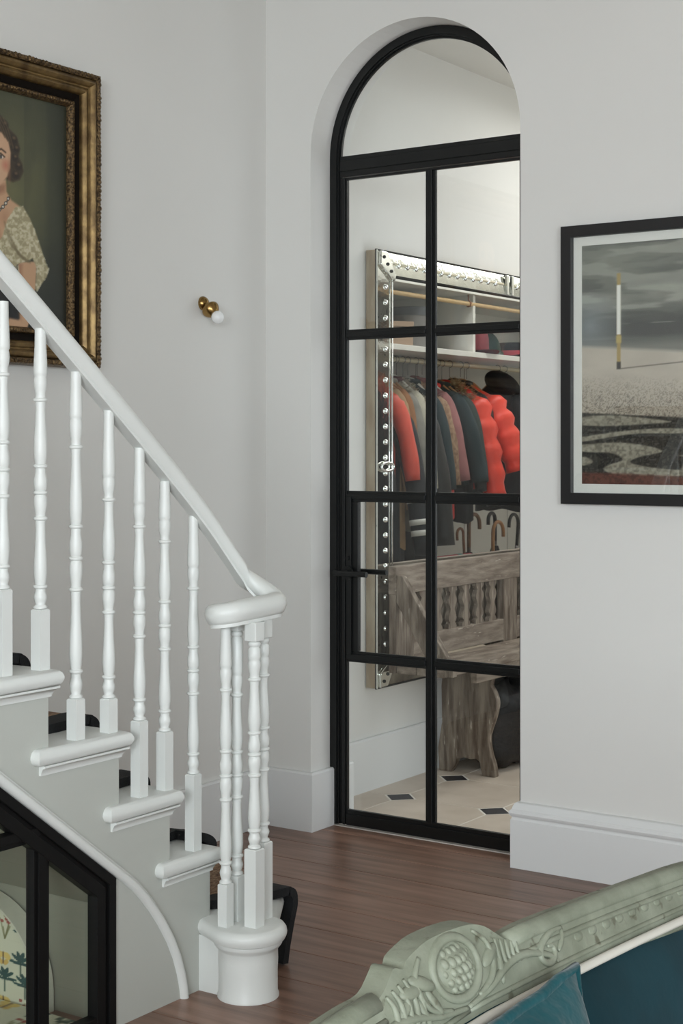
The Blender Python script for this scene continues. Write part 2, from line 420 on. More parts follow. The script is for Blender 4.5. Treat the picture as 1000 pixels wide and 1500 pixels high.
struct(MB().box(XL, -1.80, 10.2, 10.4, -.05, ZH).build('wall_hall_end', WALL), 'end wall of the hall')

# floor of boards
fl = struct(MB().box(XL, XR, YR, 4.884, -.08, -.004).build('floor', OAK), 'brown oak board floor')
bw = .2
rows = [3.6 + bw * k for k in range(-13, 7)]
r = random.Random(4)
for y in rows:
    y1 = min(y + bw, 4.884)
    if y1 - y < .03: continue
    x = XL + .001 - r.uniform(0, 1.2)
    if abs(y - 3.6) < .01: x = -2.99 - 1.9
    while x < XR:
        L = r.uniform(1.7, 2.3)
        if abs(y - 3.6) < .01 and x < -3: L = -2.99 + .0 - x
        a, b = max(x, XL + .001), min(x + L, XR)
        if b - a > .05:
            MB().box(a + .0012, b - .0012, y + .0012, y1 - .0012, -.03, 0, ch=.0018).build('floor_board', OAK, fl)
        x += L
struct(MB().box(AX0, AX1, 4.885, YB, -.06, .002).build('trim_1', STONE), 'pale threshold strip under the arched door')
# hall floor: octagon tiles with slate diamonds
fh = struct(MB().box(XL, -1.80, YB, 10.2, -.08, -.0012).build('floor_hall', GROUT), 'limestone hall floor with dark diamond insets')
def clip(poly, axis, val, keep_gt):
    out = []
    for i in range(len(poly)):
        p, q = poly[i], poly[(i + 1) % len(poly)]
        ip = (p[axis] >= val) if keep_gt else (p[axis] <= val); iq = (q[axis] >= val) if keep_gt else (q[axis] <= val)
        if ip: out.append(p)
        if ip != iq:
            t = (val - p[axis]) / (q[axis] - p[axis]); out.append((p[0] + t * (q[0] - p[0]), p[1] + t * (q[1] - p[1])))
    return out
P_ = .445; hd = .07; g = .0036
def tile(poly, name, m):
    for ax, v, k in ((0, XL + .001, True), (0, -1.801, False), (1, YB + .001, True), (1, 10.19, False)):
        poly = clip(poly, ax, v, k)
        if len(poly) < 3: return
    MB().prism(poly, -.02, 0, 'z').build(name, m, fh)
for i in range(-1, 5):
    for j in range(-2, 11):
        cx, cy = -3.43 + P_ * i, 5.435 + P_ * j
        h = hd - g
        tile([(cx - h, cy), (cx, cy - h), (cx + h, cy), (cx, cy + h)], 'tile_inset', INSET)
        ox, oy = cx + g, cy + g; px, py = cx + P_ - g, cy + P_ - g; e = hd + g
        tile([(ox + e, oy), (px - e, oy), (px, oy + e), (px, py - e), (px - e, py), (ox + e, py), (ox, py - e), (ox, oy + e)], 'floor_tile', TILE)

# baseboards
plain = [(0, 0), (.022, 0), (.022, .215), (.017, .222), (0, .222)]
mould = [(0, 0), (.026, 0), (.026, .166), (.022, .171), (.022, .176), (.028, .182), (.0305, .190), (.028, .198), (.022, .203), (.0205, .208), (.019, .213), (.015, .221), (.008, .226), (0, .227)]
mz = lambda a, b, h: (a, b, h)
struct(MB().sweep2([(XL, YW), (XL, 3.50)], plain, mz).build('baseboard_left', TRIM), 'white baseboard below the stair wall')
struct(MB().sweep2([(AX0, 4.885), (AX0, YW), (XL + .022, YW)], plain, mz).build('baseboard_back_left', TRIM), 'square white baseboard wrapping the arch jamb')
struct(MB().sweep2([(XR, YW), (AX1, YW), (AX1, 4.885)], mould, mz).build('baseboard_back_right', TRIM, smooth=30), 'moulded white baseboard under the beach picture')
struct(MB().sweep2([(XL, 10.2), (XL, YB)], plain, mz).build('baseboard_hall', TRIM), 'tall hall baseboard below the mirror')
struct(MB().sweep2([(AX0, YB), (AX0, 4.945)], plain, mz).build('baseboard_jamb', TRIM), 'short white baseboard on the hall side of the jamb')

# ================================================================== ARCHED STEEL DOOR
YD = 4.885                       # front of the steel frame
door = bpy.data.objects.new('door_1', None); COL.objects.link(door); door.location = (ACX, YD, 0)
struct(door, 'tall black steel glazed door under an arched fanlight')
def dpart(mb, name, m=BLACK, parent=None, **k):
    o = mb.build(name, m, None, **k); o.parent = parent or door
    o.location = (-ACX, -YD, 0) if not parent else (0, 0, 0)
    return o
zt0, zt1 = 2.492, 2.572          # transom bar
F0, F1 = AX0 + .002, AX1 - .002  # frame outside
fw = .052
# fixed frame: two jambs and the arch as one sweep
pth = [(F0, .006)] + [(ACX - (AR - .002) * math.cos(PI * i / 48), AZ + (AR - .002) * math.sin(PI * i / 48)) for i in range(49)] + [(F1, .006)]
prof = [(0, 0), (-.030, 0), (-.030, .006), (-.037, .006), (-.037, .013), (-.044, .013), (-.044, .024), (-.02, .024), (-.02, .05), (0, .05)]
dpart(MB().sweep2(pth, prof, lambda a, b, h: (a, YD + h, b)), 'arched_frame')
m = MB()
m.box(F0 + .044, F1 - .044, YD + .006, YD + .03, zt0, zt1)
m.box(F0 + .044, F1 - .044, YD + .001, YD + .006, zt0 + .022, zt1 - .016)
dpart(m, 'transom_bar', bevel=.002)
# leaf: stiles, rails, muntin
LX0, LX1 = F0 + .047, F1 - .047
sx0, sx1 = LX0 + .026, LX1 - .026      # glass edges
mx0, mx1 = ACX - .022, ACX + .022
rails = [(1.866, 1.906), (1.246, 1.288), (.632, .674)]
gb, gt = .066, zt0 - .012
def bead_bar(x0, x1, z0, z1, vert):
    """rolled steel bar: flat back with a proud, narrower front nose"""
    b = MB(); b.box(x0, x1, YD + .014, YD + .026, z0, z1)
    if vert: b.box(x0 + .012, x1 - .012, YD + .006, YD + .014, z0, z1)
    else: b.box(x0, x1, YD + .006, YD + .014, z0 + .011, z1 - .011)
    return b
for a, b in ((LX0, sx0), (sx1, LX1)):
    mb = MB(); mb.box(a, b, YD + .010, YD + .026, .007, zt0 - .003)
    mb.box(a + (.008 if a == LX0 else .006), b - (.006 if a == LX0 else .008), YD + .004, YD + .010, .007, zt0 - .003)
    dpart(mb, 'door_stile', bevel=.0015)
dpart(MB().box(sx0, sx1, YD + .010, YD + .026, gt, zt0 - .003), 'door_rail', bevel=.0015)
mb = MB(); mb.box(sx0, sx1, YD + .010, YD + .026, .007, gb); mb.box(sx0, sx1, YD + .004, YD + .010, .007, gb - .016); dpart(mb, 'kick_rail', bevel=.0015)
dpart(bead_bar(mx0, mx1, gb, gt, True), 'muntin', bevel=.0015)
for z0, z1 in rails:
    for a, b in ((sx0, mx0), (mx1, sx1)):
        dpart(bead_bar(a, b, z0, z1, False), 'glazing_bar', bevel=.0015)
LKX = -3.283
mb = MB(); mb.box(sx0, LKX, YD + .012, YD + .034, rails[2][1], rails[1][0]); mb.box(sx0, LKX - .026, YD + .003, YD + .012, rails[2][1] - .012, rails[1][0] + .02)
dpart(mb, 'lock_panel', bevel=.002)
zz = [gb, rails[2][0], rails[2][1], rails[1][0], rails[1][1], rails[0][0], rails[0][1], gt]
for k in range(4):
    for side in (0, 1):
        a, b = ((sx0 if k != 1 else LKX), mx0) if side == 0 else (mx1, sx1)
        dpart(MB().box(a - .004, b + .004, YD + .019, YD + .023, zz[2 * k] - .004, zz[2 * k + 1] + .004), 'pane', GLASS)
ri = AR - .040
fan = [(ACX - ri * math.cos(PI * i / 40), AZ + ri * math.sin(PI * i / 40)) for i in range(41)]
fan = [(F0 + .04, zt1 - .004)] + fan + [(F1 - .04, zt1 - .004)]
dpart(MB().prism([(a, b) for a, b in fan], YD + .019, YD + .023, 'y'), 'fanlight_pane', GLASS)
# lever handles on both sides
HX, HZ = -3.322, .975
for sgn, y0, nm in ((-1, YD + .003, 'front'), (1, YD + .034, 'rear')):
    rose = bpy.data.objects.new('lever_handle', None); COL.objects.link(rose); rose.parent = door; rose.location = (HX - ACX, y0 - YD, HZ)
    mb = MB(); mb.tube([(0, 0, 0), (0, sgn * .008, 0)], .026, 20); mb.build('rose', BLACK, rose, smooth=30)
    mb = MB(); mb.tube([(0, sgn * .006, 0), (0, sgn * .052, 0)], .0085, 14); mb.build('neck', BLACK, rose, smooth=30)
    d = 1 if sgn > 0 else 1
    mb = MB(); mb.tube([(-.016 if sgn > 0 else -.032, sgn * .05, 0), (.02, sgn * .05, 0), (.125 if sgn > 0 else .118, sgn * .05, 0)], .0105, 16); mb.build('lever', BLACK, rose, smooth=30)
kh = MB(); kh.tube([(HX, YD + .004, HZ + .055), (HX, YD - .003, HZ + .055)], .009, 16); dpart(kh, 'keyhole_cover', BLACK, smooth=30)

# ================================================================== STAIRCASE
XS = -2.65                        # outer face of the cut string
stair = thing('staircase', 'white painted staircase with turned balusters and a scrolled handrail', 'staircase', (XS, 3.2, 0))
def spart(mb, name, m=STAIRW, parent=None, **k):
    o = mb.build(name, m, None, **k); o.parent = parent or stair
    if not parent: o.location = (-XS, -3.2, 0)
    return o
RZ = {1: .19, 2: .376, 3: .559, 4: .741, 5: .925, 6: 1.107, 7: 1.29, 8: 1.472, 9: 1.655}       # tread tops
RY = {2: 3.236, 3: 3.071, 4: 2.877, 5: 2.632, 6: 2.388, 7: 2.143, 8: 1.898, 9: 1.653}          # riser faces (they look away from the viewer)
TH = .04
YEND = 1.45
# under-stair opening (y, z)
OY = 2.862
def pitch(y): return .377 + (2.862 - y) * .766
open_poly = [(OY, 0.0), (OY, pitch(OY)), (YEND, pitch(YEND)), (YEND, 0)]
# string: stepped outline above, opening below
outl = [(3.20, 0), (3.20, RZ[1] - TH), (3.236, RZ[1] - TH), (3.236, RZ[2] - TH)]
for k in range(3, 10):
    outl += [(RY[k], RZ[k - 1] - TH), (RY[k], RZ[k] - TH)]
outl += [(YEND, RZ[9] - TH), (YEND, pitch(YEND)), (OY, pitch(OY)), (OY, 0)]
spart(MB().prism(outl, XS - .035, XS, 'x'), 'string_board', STRP)
# treads with rounded nosing, return end and cove moulding
for k in range(2, 10):
    yf = RY[k] + .024; yb = RY[k + 1] if k < 9 else YEND
    z1 = RZ[k]; z0 = z1 - TH; xr = XS + .030
    half = [(.0, z0), (.007, z0 + .002), (.013, z0 + .008), (.017, z0 + .017), (.017, z0 + .024), (.013, z0 + .033), (.007, z1 - .002), (0, z1)]
    # body runs to the wall; nosing swept round front and string side
    t = MB(); t.box(XL + .012, xr - .017, yb - (.062 if 0 else 0), yf - .017, z0, z1)
    tr = spart(t, 'tread')
    nb = MB(); ye = RY[k + 1] - .058 if k < 9 else YEND
    nb.sweep2([(XS - .001, ye + .017), (xr - .017, ye + .017), (xr - .017, yf - .017), (XL + .012, yf - .017)], [(-o, h) for o, h in half], mz)
    nb.box(XS, xr - .017, ye + .017, yb, z0, z1)
    spart(nb, 'nosing', smooth=50)
    cv = [(0, z0), (.020, z0), (.020, z0 - .005), (.013, z0 - .008), (.008, z0 - .016), (.006, z0 - .020), (.006, z0 - .025), (0, z0 - .025)]
    cb = MB(); cb.sweep2([(XS, ye + .028), (XS, RY[k]), (XL + .012, RY[k])], [(-o, h) for o, h in cv], mz)
    spart(cb, 'cove_moulding', smooth=50)
    spart(MB().box(XL + .012, XS - .03, RY[k] - .02, RY[k], RZ[k - 1] - .02, z0), 'riser')
# first step: curtail end wrapped round a drum
DCX, DCY, DR = -2.52, 3.237, .079
Y1F = 3.505
dr = MB(); dr.lathe([(DR + .003, 0), (DR + .003, .006), (DR, .012), (DR - .0005, .07), (DR + .0008, .1), (DR, .125), (DR + .003, .130), (DR + .008, .136), (DR + .012, .142), (DR + .012, RZ[1] - TH)], DCX, DCY, 40)
spart(dr, 'drum', smooth=40)
# curtail tread: circular cap joined to the straight tread
R1 = .104
cap = []
for a in range(-96, 97, 8):
    t_ = math.radians(a) ; cap.append((DCX + R1 * math.cos(t_ - .35), DCY + R1 * math.sin(t_ - .35)))
cap_poly = cap + [(-2.60, Y1F), (-2.66, Y1F), (XL + .012, Y1F + .35 * .94), (XL + .012, 3.2), (XS - .01, 3.19)]
def inset_poly(poly, d):
    k = len(poly); out = []
    for i in range(k):
        p0, p1, p2 = Vector(poly[i - 1]), Vector(poly[i]), Vector(poly[(i + 1) % k])
        d1 = (p1 - p0).normalized(); d2 = (p2 - p1).normalized()
        n1 = Vector((-d1.y, d1.x)); n2 = Vector((-d2.y, d2.x)); q = (n1 + n2) / max(.3, 1 + n1.dot(n2))
        out.append(tuple(p1 + q * d))
    return out
cm = MB(); rings = []
for d, z in ((.016, RZ[1] - TH), (.006, RZ[1] - TH + .003), (.001, RZ[1] - .027), (0, RZ[1] - .02), (.002, RZ[1] - .011), (.008, RZ[1] - .003), (.018, RZ[1])):
    rings.append([(x, y, z) for x, y in inset_poly(cap_poly, d)])
kn = len(cap_poly); vs = [p for r_ in rings for p in r_]
fs = [(j * kn + i, j * kn + (i + 1) % kn, (j + 1) * kn + (i + 1) % kn, (j + 1) * kn + i) for j in range(len(rings) - 1) for i in range(kn)]
fs += [tuple(range(kn))[::-1], tuple(range((len(rings) - 1) * kn, len(rings) * kn))]
cm.add(vs, fs); spart(cm, 'curtail_tread', smooth=45)
spart(MB().prism([(XS - .03, 3.19), (XS - .002, 3.19), (DCX - .03, DCY - .045), (DCX - .03, DCY + .05), (-2.62, Y1F - .025), (-2.66, Y1F - .025), (XL + .012, Y1F + .35 * .94 - .025), (XL + .012, 3.2)], 0, RZ[1] - TH, 'z'), 'first_riser')
# moulding that follows the pitch then curves down to the floor
mp = [(YEND, pitch(YEND) + .022), (2.898, .356 + .012)]
cur = [(2.898, .368), (2.93, .342), (2.965, .308), (3.0, .268), (3.035, .222), (3.07, .168), (3.095, .118), (3.112, .07), (3.122, .03), (3.126, 0.0)]
mpts = [(YEND + (2.898 - YEND) * i / 6, pitch(YEND) + .022 + (.368 - pitch(YEND) - .022) * i / 6) for i in range(6)] + cur
mprof = [(-.013, 0), (-.013, .006), (-.009, .012), (-.003, .016), (.004, .016), (.009, .011), (.011, .004), (.015, .003), (.015, 0)]
spart(MB().sweep2(mpts, mprof, lambda a, b, h: (XS + h, a, b)), 'pitch_moulding', smooth=50)
# soffit and end panel below the stairs
SOFF = mat('cupboard_lining', (130, 132, 116), .8)
sf = MB(); sf.prism([(3.10, .10), (YEND, pitch(YEND) + .04), (YEND, pitch(YEND) + .06), (3.10, .12)], XL + .012, XS - .036, 'x'); spart(sf, 'soffit', SOFF)
spart(MB().box(XL + .012, XS - .036, 2.868, 2.885, 0, .32), 'end_panel', SOFF)

# balusters -----------------------------------------------------------------
def turned(prof_scale, base_h, total, block_top=0.0, bs=.0158):
    """profile of a turned baluster above its square base: list (r, z)"""
    L = [x * prof_scale for x in (.053, .162, .061, .063, .157, .056)]
    z = base_h; P = [(.0135, z), (.0165, z + .002), (.0165, z + .006), (.013, z + .009), (.0115, z + .011)]
    def ring(zr): return [(.0125, zr - .005), (.0165, zr - .003), (.0172, zr), (.0165, zr + .003), (.0125, zr + .005)]
    # vase
    v0 = z + .011; z += L[0]
    for t, r_ in ((.25, .0145), (.45, .0162), (.62, .0150), (.82, .0122)): P.append((r_, v0 + (z - .005 - v0) * t))
    P += ring(z)
    a = z + .005; z += L[1]
    for t, r_ in ((.08, .0148), (.2, .0162), (.36, .0156), (.6, .0132), (.85, .0116)): P.append((r_, a + (z - .005 - a) * t))
    P += ring(z)
    a = z + .005; z += L[2]
    for t, r_ in ((.2, .0128), (.5, .0162), (.78, .0160), (.93, .0145)): P.append((r_, a + (z - .005 - a) * t))
    P += ring(z)
    a = z + .005; z += L[3]
    for t, r_ in ((.07, .0145), (.22, .0160), (.5, .0162), (.8, .0126)): P.append((r_, a + (z - .005 - a) * t))
    P += ring(z)
    a = z + .005; z += L[4]
    for t, r_ in ((.08, .0150), (.22, .0163), (.4, .0154), (.65, .0128), (.88, .0114)): P.append((r_, a + (z - .005 - a) * t))
    P += ring(z)
    a = z + .005; z += L[5]
    for t, r_ in ((.2, .0120), (.45, .0150), (.7, .0163), (.9, .0152)): P.append((r_, a + (z - a) * t))
    P += [(.0138, z), (.0158, z + .004), (.0164, z + .010)]
    rem = total - z
    if block_top:
        P += [(.0160, total - block_top - .022), (.0125, total - block_top - .016), (.0165, total - block_top - .010), (.0165, total - block_top - .005), (.0125, total - block_top)]
    else:
        P += [(.0158, z + rem * .3), (.0138, z + rem * .65), (.0132, total)]
    return P
def baluster(x, y, z0, ztop, base_h, sc=1.0, block=0.0, side=.0315, fat=1.0, name='baluster'):
    tot = ztop - z0
    P = turned(sc, base_h, tot, block)
    mb = MB().lathe([(r_ * fat, z) for r_, z in P], 0, 0, 18)
    o = mb.build(name, STAIRW, stair, smooth=55); o.location = (x - XS, y - 3.2, z0)
    h = side / 2
    b = MB().box(-h, h, -h, h, -.004, base_h, ch=.003).build('base_block', STAIRW, o)
    if block: MB().box(-h, h, -h, h, tot - block, tot).build('top_block', STAIRW, o, bevel=.002)
    return o
XB = -2.662
for y, k, zt, bh, sc in ((2.498, 5, 1.790, .20, 1), (2.618, 5, 1.735, .144, 1), (2.737, 4, 1.637, .10, 1.235), (2.853, 4, 1.545, .085, 1),
                         (2.967, 3, 1.452, .195, 1), (3.065, 3, 1.365, .152, 1), (3.181, 2, 1.270, .204, 1)):
    baluster(XB, y, RZ[k], zt, bh, sc)
for y, k in ((2.376, 6), (2.254, 6), (2.13, 7), (2.01, 7), (1.885, 8), (1.765, 8)):
    zt = 1.885 - .79 * (y - 2.376) - 0.0
    baluster(XB, y, RZ[k], zt, max(.06, zt - RZ[k] - .552 - .09), 1)
for x, y, zt, bh, sc, blk, sd in ((-2.556, 3.187, .9925, .112, 1.03, 0, .030), (-2.566, 3.247, .9925, .12, .97, .03, .032),
                                  (-2.492, 3.228, .9925, .205, .90, .050, .038), (-2.518, 3.300, .9925, .205, .90, .050, .036)):
    baluster(x, y, RZ[1], zt, bh, sc, blk, sd, 1.05 if blk else 1, 'newel_baluster')
# handrail with its scroll ------------------------------------------------------
hp = [(-2.66, 1.60, 2.600), (-2.66, 2.0, 2.282), (-2.66, 2.506, 1.881), (-2.66, 2.729, 1.704), (-2.66, 3.03, 1.459), (-2.655, 3.13, 1.372), (-2.645, 3.21, 1.292),
      (-2.634, 3.27, 1.222), (-2.623, 3.315, 1.165)]
for a in range(20, 181, 16):
    t_ = math.radians(a); z = 1.165 - (1.165 - 1.060) * min(1, a / 130) ** .7
    hp.append((-2.562 - .060 * math.cos(t_), 3.318 + .056 * math.sin(t_), z))
hp += [(-2.502, 3.28, 1.058), (-2.503, 3.23, 1.056), (-2.506, 3.185, 1.054), (-2.516, 3.157, 1.050), (-2.537, 3.143, 1.046), (-2.558, 3.150, 1.043), (-2.564, 3.170, 1.041)]
rp = [(-.017, -.064), (-.017, -.055), (-.021, -.053), (-.024, -.047), (-.029, -.038), (-.031, -.027), (-.029, -.015), (-.022, -.006), (-.011, -.001), (0, 0),
      (.011, -.001), (.022, -.006), (.029, -.015), (.031, -.027), (.029, -.038), (.024, -.047), (.021, -.053), (.017, -.055), (.017, -.064)]
rb = MB().sweep3(smooth_path(hp, 4), rp)
hr = spart(rb, 'handrail', smooth=40)
# flat plate under the scroll that takes the balusters
spl = [(-2.556 + .066 * math.cos(t * PI / 18), 3.250 + .112 * math.sin(t * PI / 18)) for t in range(36)]
spart(MB().prism(spl, .9915, 1.012, 'z'), 'scroll_plate', bevel=.003)

# ------------------------------------------------------------------ stair carpet
carpet = thing('stair_carpet', 'sisal stair runner edged with black binding on the white treads', 'carpet', (-3.1, 3.2, 0))
cl = []      # outline points (y, z) of the top surface, going down
CT = .030
for k in range(9, 1, -1):
    yf = RY[k] + .024; yb = RY[k + 1] if k < 9 else YEND
    cl += [(yb + .014, RZ[k] + .022), (yf - .03, RZ[k] + .022), (yf + .002, RZ[k] + .018), (yf + .022, RZ[k] + .002), (yf + .024, RZ[k] - .02), (yf + .010, RZ[k] - .045), (RY[k] + .016, RZ[k] - .07)]
cl += [(RY[2] + .016, RZ[1] + .022), (Y1F - .03, RZ[1] + .022), (Y1F, RZ[1] + .018), (Y1F + .022, RZ[1] + .002), (Y1F + .026, RZ[1] - .03), (Y1F + .012, RZ[1] - .07), (Y1F - .010, .05), (Y1F - .020, .004)]
cl = [(p.x, p.y) for p in smooth_path([(a, b, 0) for a, b in cl], 3)]
def splay(x, y): return .35 * max(0, -2.66 - x) * min(1, max(0, (y - 3.40) / .08))
def cedge(y, z):
    if y > 3.44: return -2.575
    if y > RY[2] + .01: return -2.585 - (3.44 - y) * .55
    return -2.765
def strip(name, fx0, fx1, m, lift):
    b = MB(); n = len(cl)
    nr = []
    for i in range(n):
        a = Vector(cl[max(i - 1, 0)]); c = Vector(cl[min(i + 1, n - 1)]); d = (c - a).normalized(); nr.append(Vector((d.y * -1, d.x)) * -1)
    vs = []
    for i, (y, z) in enumerate(cl):
        q = nr[i]; q = q if (q.x + q.y) > 0 else -q
        for (x, off) in ((fx0(y, z), lift), (fx1(y, z), lift), (fx1(y, z), -.018), (fx0(y, z), -.018)):
            vs.append((x + 3.1, y + q.x * off + splay(x, y) - 3.2, max(z + q.y * off, .002)))
    fs = [(i * 4 + j, i * 4 + (j + 1) % 4, (i + 1) * 4 + (j + 1) % 4, (i + 1) * 4 + j) for i in range(n - 1) for j in range(4)]
    fs += [(0, 1, 2, 3), tuple(range((n - 1) * 4, n * 4))]
    b.add(vs, fs); return b.build(name, m, carpet, smooth=40)
strip('woven_runner', lambda y, z: cedge(y, z) - .074, lambda y, z: -3.46, SISAL, 0)
strip('edge_binding', lambda y, z: cedge(y, z), lambda y, z: cedge(y, z) - .075, BIND, .006)
strip('edge_binding', lambda y, z: -3.45, lambda y, z: -3.53, BIND, .006)

# ------------------------------------------------------------------ glazed screen under the stairs
us = thing('understair_screen', 'black framed glazed screen with a sloping top under the stairs', 'glazed screen', (XS, 2.5, 0))
def upart(mb, name, m=BLACK, **k):
    o = mb.build(name, m, us, **k); o.location = (-XS, -2.5, 0); return o
YU = 1.60
def uf(d0, d1, h0, h1, nm):
    """one frame member set along slope and right stile between insets d0 and d1"""
    k = math.hypot(1, .766)
    o0, o1 = d0, d1
    def top(y, d): return pitch(y) - d * k
    poly = [(OY - o0, .0), (OY - o0, top(OY - o0, o0)), (YU, top(YU, o0)), (YU, top(YU, o1)), (OY - o1, top(OY - o1, o1)), (OY - o1, 0)]
    return upart(MB().prism(poly, XS - .03 + h0, XS - .03 + h1, 'x'), nm, BLACKP, bevel=.0015)
uf(.0, .024, 0, .036, 'outer_frame'); uf(.0235, .036, 0, .028, 'frame_step'); uf(.0355, .066, 0, .034, 'sash_frame')
def top66(y): return pitch(y) - .066 * math.hypot(1, .766)
for a, b, h in ((2.588, 2.600, .028), (2.599, 2.628, .034), (2.627, 2.638, .028)):
    upart(MB().prism([(a, 0), (b, 0), (b, top66(b) + .03), (a, top66(a) + .03)], XS - .03, XS - .03 + h - .001, 'x'), 'mullion', BLACKP, bevel=.0012)
for a, b, h in ((.522, .536, .0265), (.535, .556, .0325)):
    upart(MB().box(XS - .03, XS - .03 + h, YU, 2.603, a, b), 'glazing_bar', BLACKP, bevel=.0012)
upart(MB().prism([(2.538, .540), (2.636, .500), (2.636, top66(2.636) + .03), (2.538, top66(2.538) + .03)], XS - .03, XS - .03 + .031, 'x'), 'corner_block', BLACKP, bevel=.0012)
for z0 in (0.0,):
    upart(MB().box(XS - .03, XS + .002, YU, OY - .06, 0, .045), 'bottom_rail', BLACKP, bevel=.0012)
yr = OY - .066
upart(MB().prism([(2.632, .04), (yr + .003, .04), (yr + .003, top66(yr)), (2.632, top66(2.632) + .003)], XS - .018, XS - .014, 'x'), 'pane', GLASS)
upart(MB().box(XS - .018, XS - .014, YU + .01, 2.592, .04, .525), 'pane', GLASS)
upart(MB().prism([(YU + .01, .55), (2.53, .55), (2.53, top66(2.53) + .003), (YU + .01, top66(YU) + .003)], XS - .018, XS - .014, 'x'), 'pane', GLASS)

sl_ = thing('added_strip_light', 'added slim strip light brightening the space inside the screen', 'light', (-2.78, 2.28, .70))  # added lamp, brightens the enclosed space under the stairs
MB().box(-.012, .012, -.28, .28, .0, .012).build('housing', CHESTW, sl_)
area('added_cupboard_light', (-2.80, 2.28, .69), (0, 0, 0), .10, .5, .12, (.96, 1.0, .98))
# floral cushion and arched back board seen through the screen
def floral(nx, ny, k_, seed):
    """printed cloth with leaf sprigs, butterflies and small flowers; k_ scales the motifs"""
    c = Canvas(nx, ny, (196, 197, 172)); R = random.Random(seed); n = c.noise(6, 6, 3); c.blend((n - .4) * .5, (180, 182, 158))
    asp = .52 / .285 if nx != ny else 1.0
    def e(x, y, rx, ry, col, rot=0): c.ell(x, y, rx * k_, ry * k_ * asp, col, 1, .12, rot)
    def ln(p, w, col): c.line(p, w * k_, col)
    st = .125 * k_
    items = [(x + R.uniform(-.2, .2) * st, y + R.uniform(-.2, .2) * st) for x in np.arange(.04, 1, st) for y in np.arange(.04, 1, st * asp * .85)]
    R.shuffle(items)
    for i, (x, y) in enumerate(items):
        q = k_; w = k_ * asp; k = i % 5
        if k in (0, 4):
            for a in (-80, -45, -15, 15, 45, 80):
                t = math.radians(a); e(x + .034 * q * math.sin(t), y - .01 * w + .034 * w * math.cos(t), .013, .024, (36, 74, 70), -t)
            ln([(x, y - .06 * w), (x, y)], .004, (40, 66, 58))
        elif k == 1:
            for a in range(6):
                t = a * 1.05 + .3; e(x + .024 * q * math.cos(t), y + .024 * w * math.sin(t), .014, .012, (44, 76, 62))
            ln([(x, y - .05 * w), (x + .01 * q, y + .05 * w)], .003, (60, 80, 60)); e(x + .01 * q, y + .055 * w, .018, .009, (120, 54, 46)); e(x - .02 * q, y + .048 * w, .014, .008, (132, 62, 52))
        elif k == 2:
            for s_ in (-1, 1):
                e(x + s_ * .022 * q, y + .010 * w, .023, .018, (204, 178, 102), s_ * .5); e(x + s_ * .016 * q, y - .018 * w, .016, .014, (194, 164, 90), -s_ * .4)
            ln([(x, y - .024 * w), (x, y + .024 * w)], .0035, (74, 56, 40))
        else:
            for j in range(6): ln([(x, y - .045 * w), (x + R.uniform(-.035, .035) * q, y + R.uniform(.0, .04) * w)], .0025, (104, 106, 68))
            for j in range(4): e(x + R.uniform(-.035, .035) * q, y + R.uniform(.02, .05) * w, .011, .008, (140, 70, 58))
    return c
FLOR = vcol_mat('floral_print_cloth', .9)
PLAINF = mat('cushion_side_cloth', (198, 198, 178), .9)
fb = thing('floral_backboard', 'arched floral print panel standing behind the under-stair glass', 'panel', (-3.12, 2.83, 0))
ar = [(.26 * math.cos(PI * i / 24) , .05 + .235 * math.sin(PI * i / 24)) for i in range(25)]
MB().prism([(.26, 0)] + ar + [(-.26, 0)], -.030, .030, 'y').build('body', PLAINF, fb)
c = floral(180, 110, 1.15, 3); uu = (c.u - .5) * .52; vv = c.v * .285
c.build('printed_face', FLOR, lambda u, v: np.stack([(u - .5) * .52, np.full(u.shape, -.0315), v * .285], 1), fb, mask=((uu / .258) ** 2 + (np.maximum(vv - .05, 0) / .233) ** 2) < 1)
fc = thing('floral_cushion', 'thin floral print floor cushion below the arched panel', 'cushion', (-3.12, 2.35, 0))
MB().box(-.44, .43, -.43, .44, .002, .028, ch=.006).build('body', PLAINF, fc)
c = floral(140, 140, .9, 9)
c.build('printed_top', FLOR, lambda u, v: np.stack([(u - .5) * .86 , (v - .5) * .86 + .005, np.full(u.shape, .0292)], 1), fc)

# ================================================================== PORTRAIT
PY0, PY1, PZ0, PZ1 = 2.86, 3.78, 1.715, 2.690
por = thing('portrait_painting', 'oil portrait of a seated lady in a heavy gilt frame', 'painting', (XL, (PY0 + PY1) / 2, PZ0))
def ppart(mb, name, m, **k):
    o = mb.build(name, m, por, **k); o.location = (-XL, -(PY0 + PY1) / 2, -PZ0); return o
rect = [(PY0, PZ0), (PY1, PZ0), (PY1, PZ1), (PY0, PZ1)]
mw = lambda a, b, h: (XL + .003 + h, a, b)
ppart(MB().sweep2(rect, [(.0, 0), (.0, .045), (.004, .058), (.012, .063), (.020, .058), (.022, .05), (.022, 0)], mw, True), 'carved_outer_moulding', GOLDDK, smooth=40)
ppart(MB().sweep2(rect, [(.022, 0), (.022, .054), (.028, .062), (.036, .064), (.044, .058), (.048, .048), (.052, .046), (.056, .050), (.064, .052), (.072, .046), (.076, .036), (.076, 0)], mw, True), 'gilt_moulding', GOLD, smooth=40)
ppart(MB().sweep2(rect, [(.076, 0), (.076, .030), (.100, .022), (.100, 0)], mw, True), 'dark_flat_moulding', UMBER)
ppart(MB().sweep2(rect, [(.100, 0), (.100, .030), (.104, .036), (.112, .036), (.118, .028), (.121, .018), (.121, 0)], mw, True), 'carved_sight_edge', GOLDDK, smooth=40)
bd = MB(); R_ = random.Random(2)
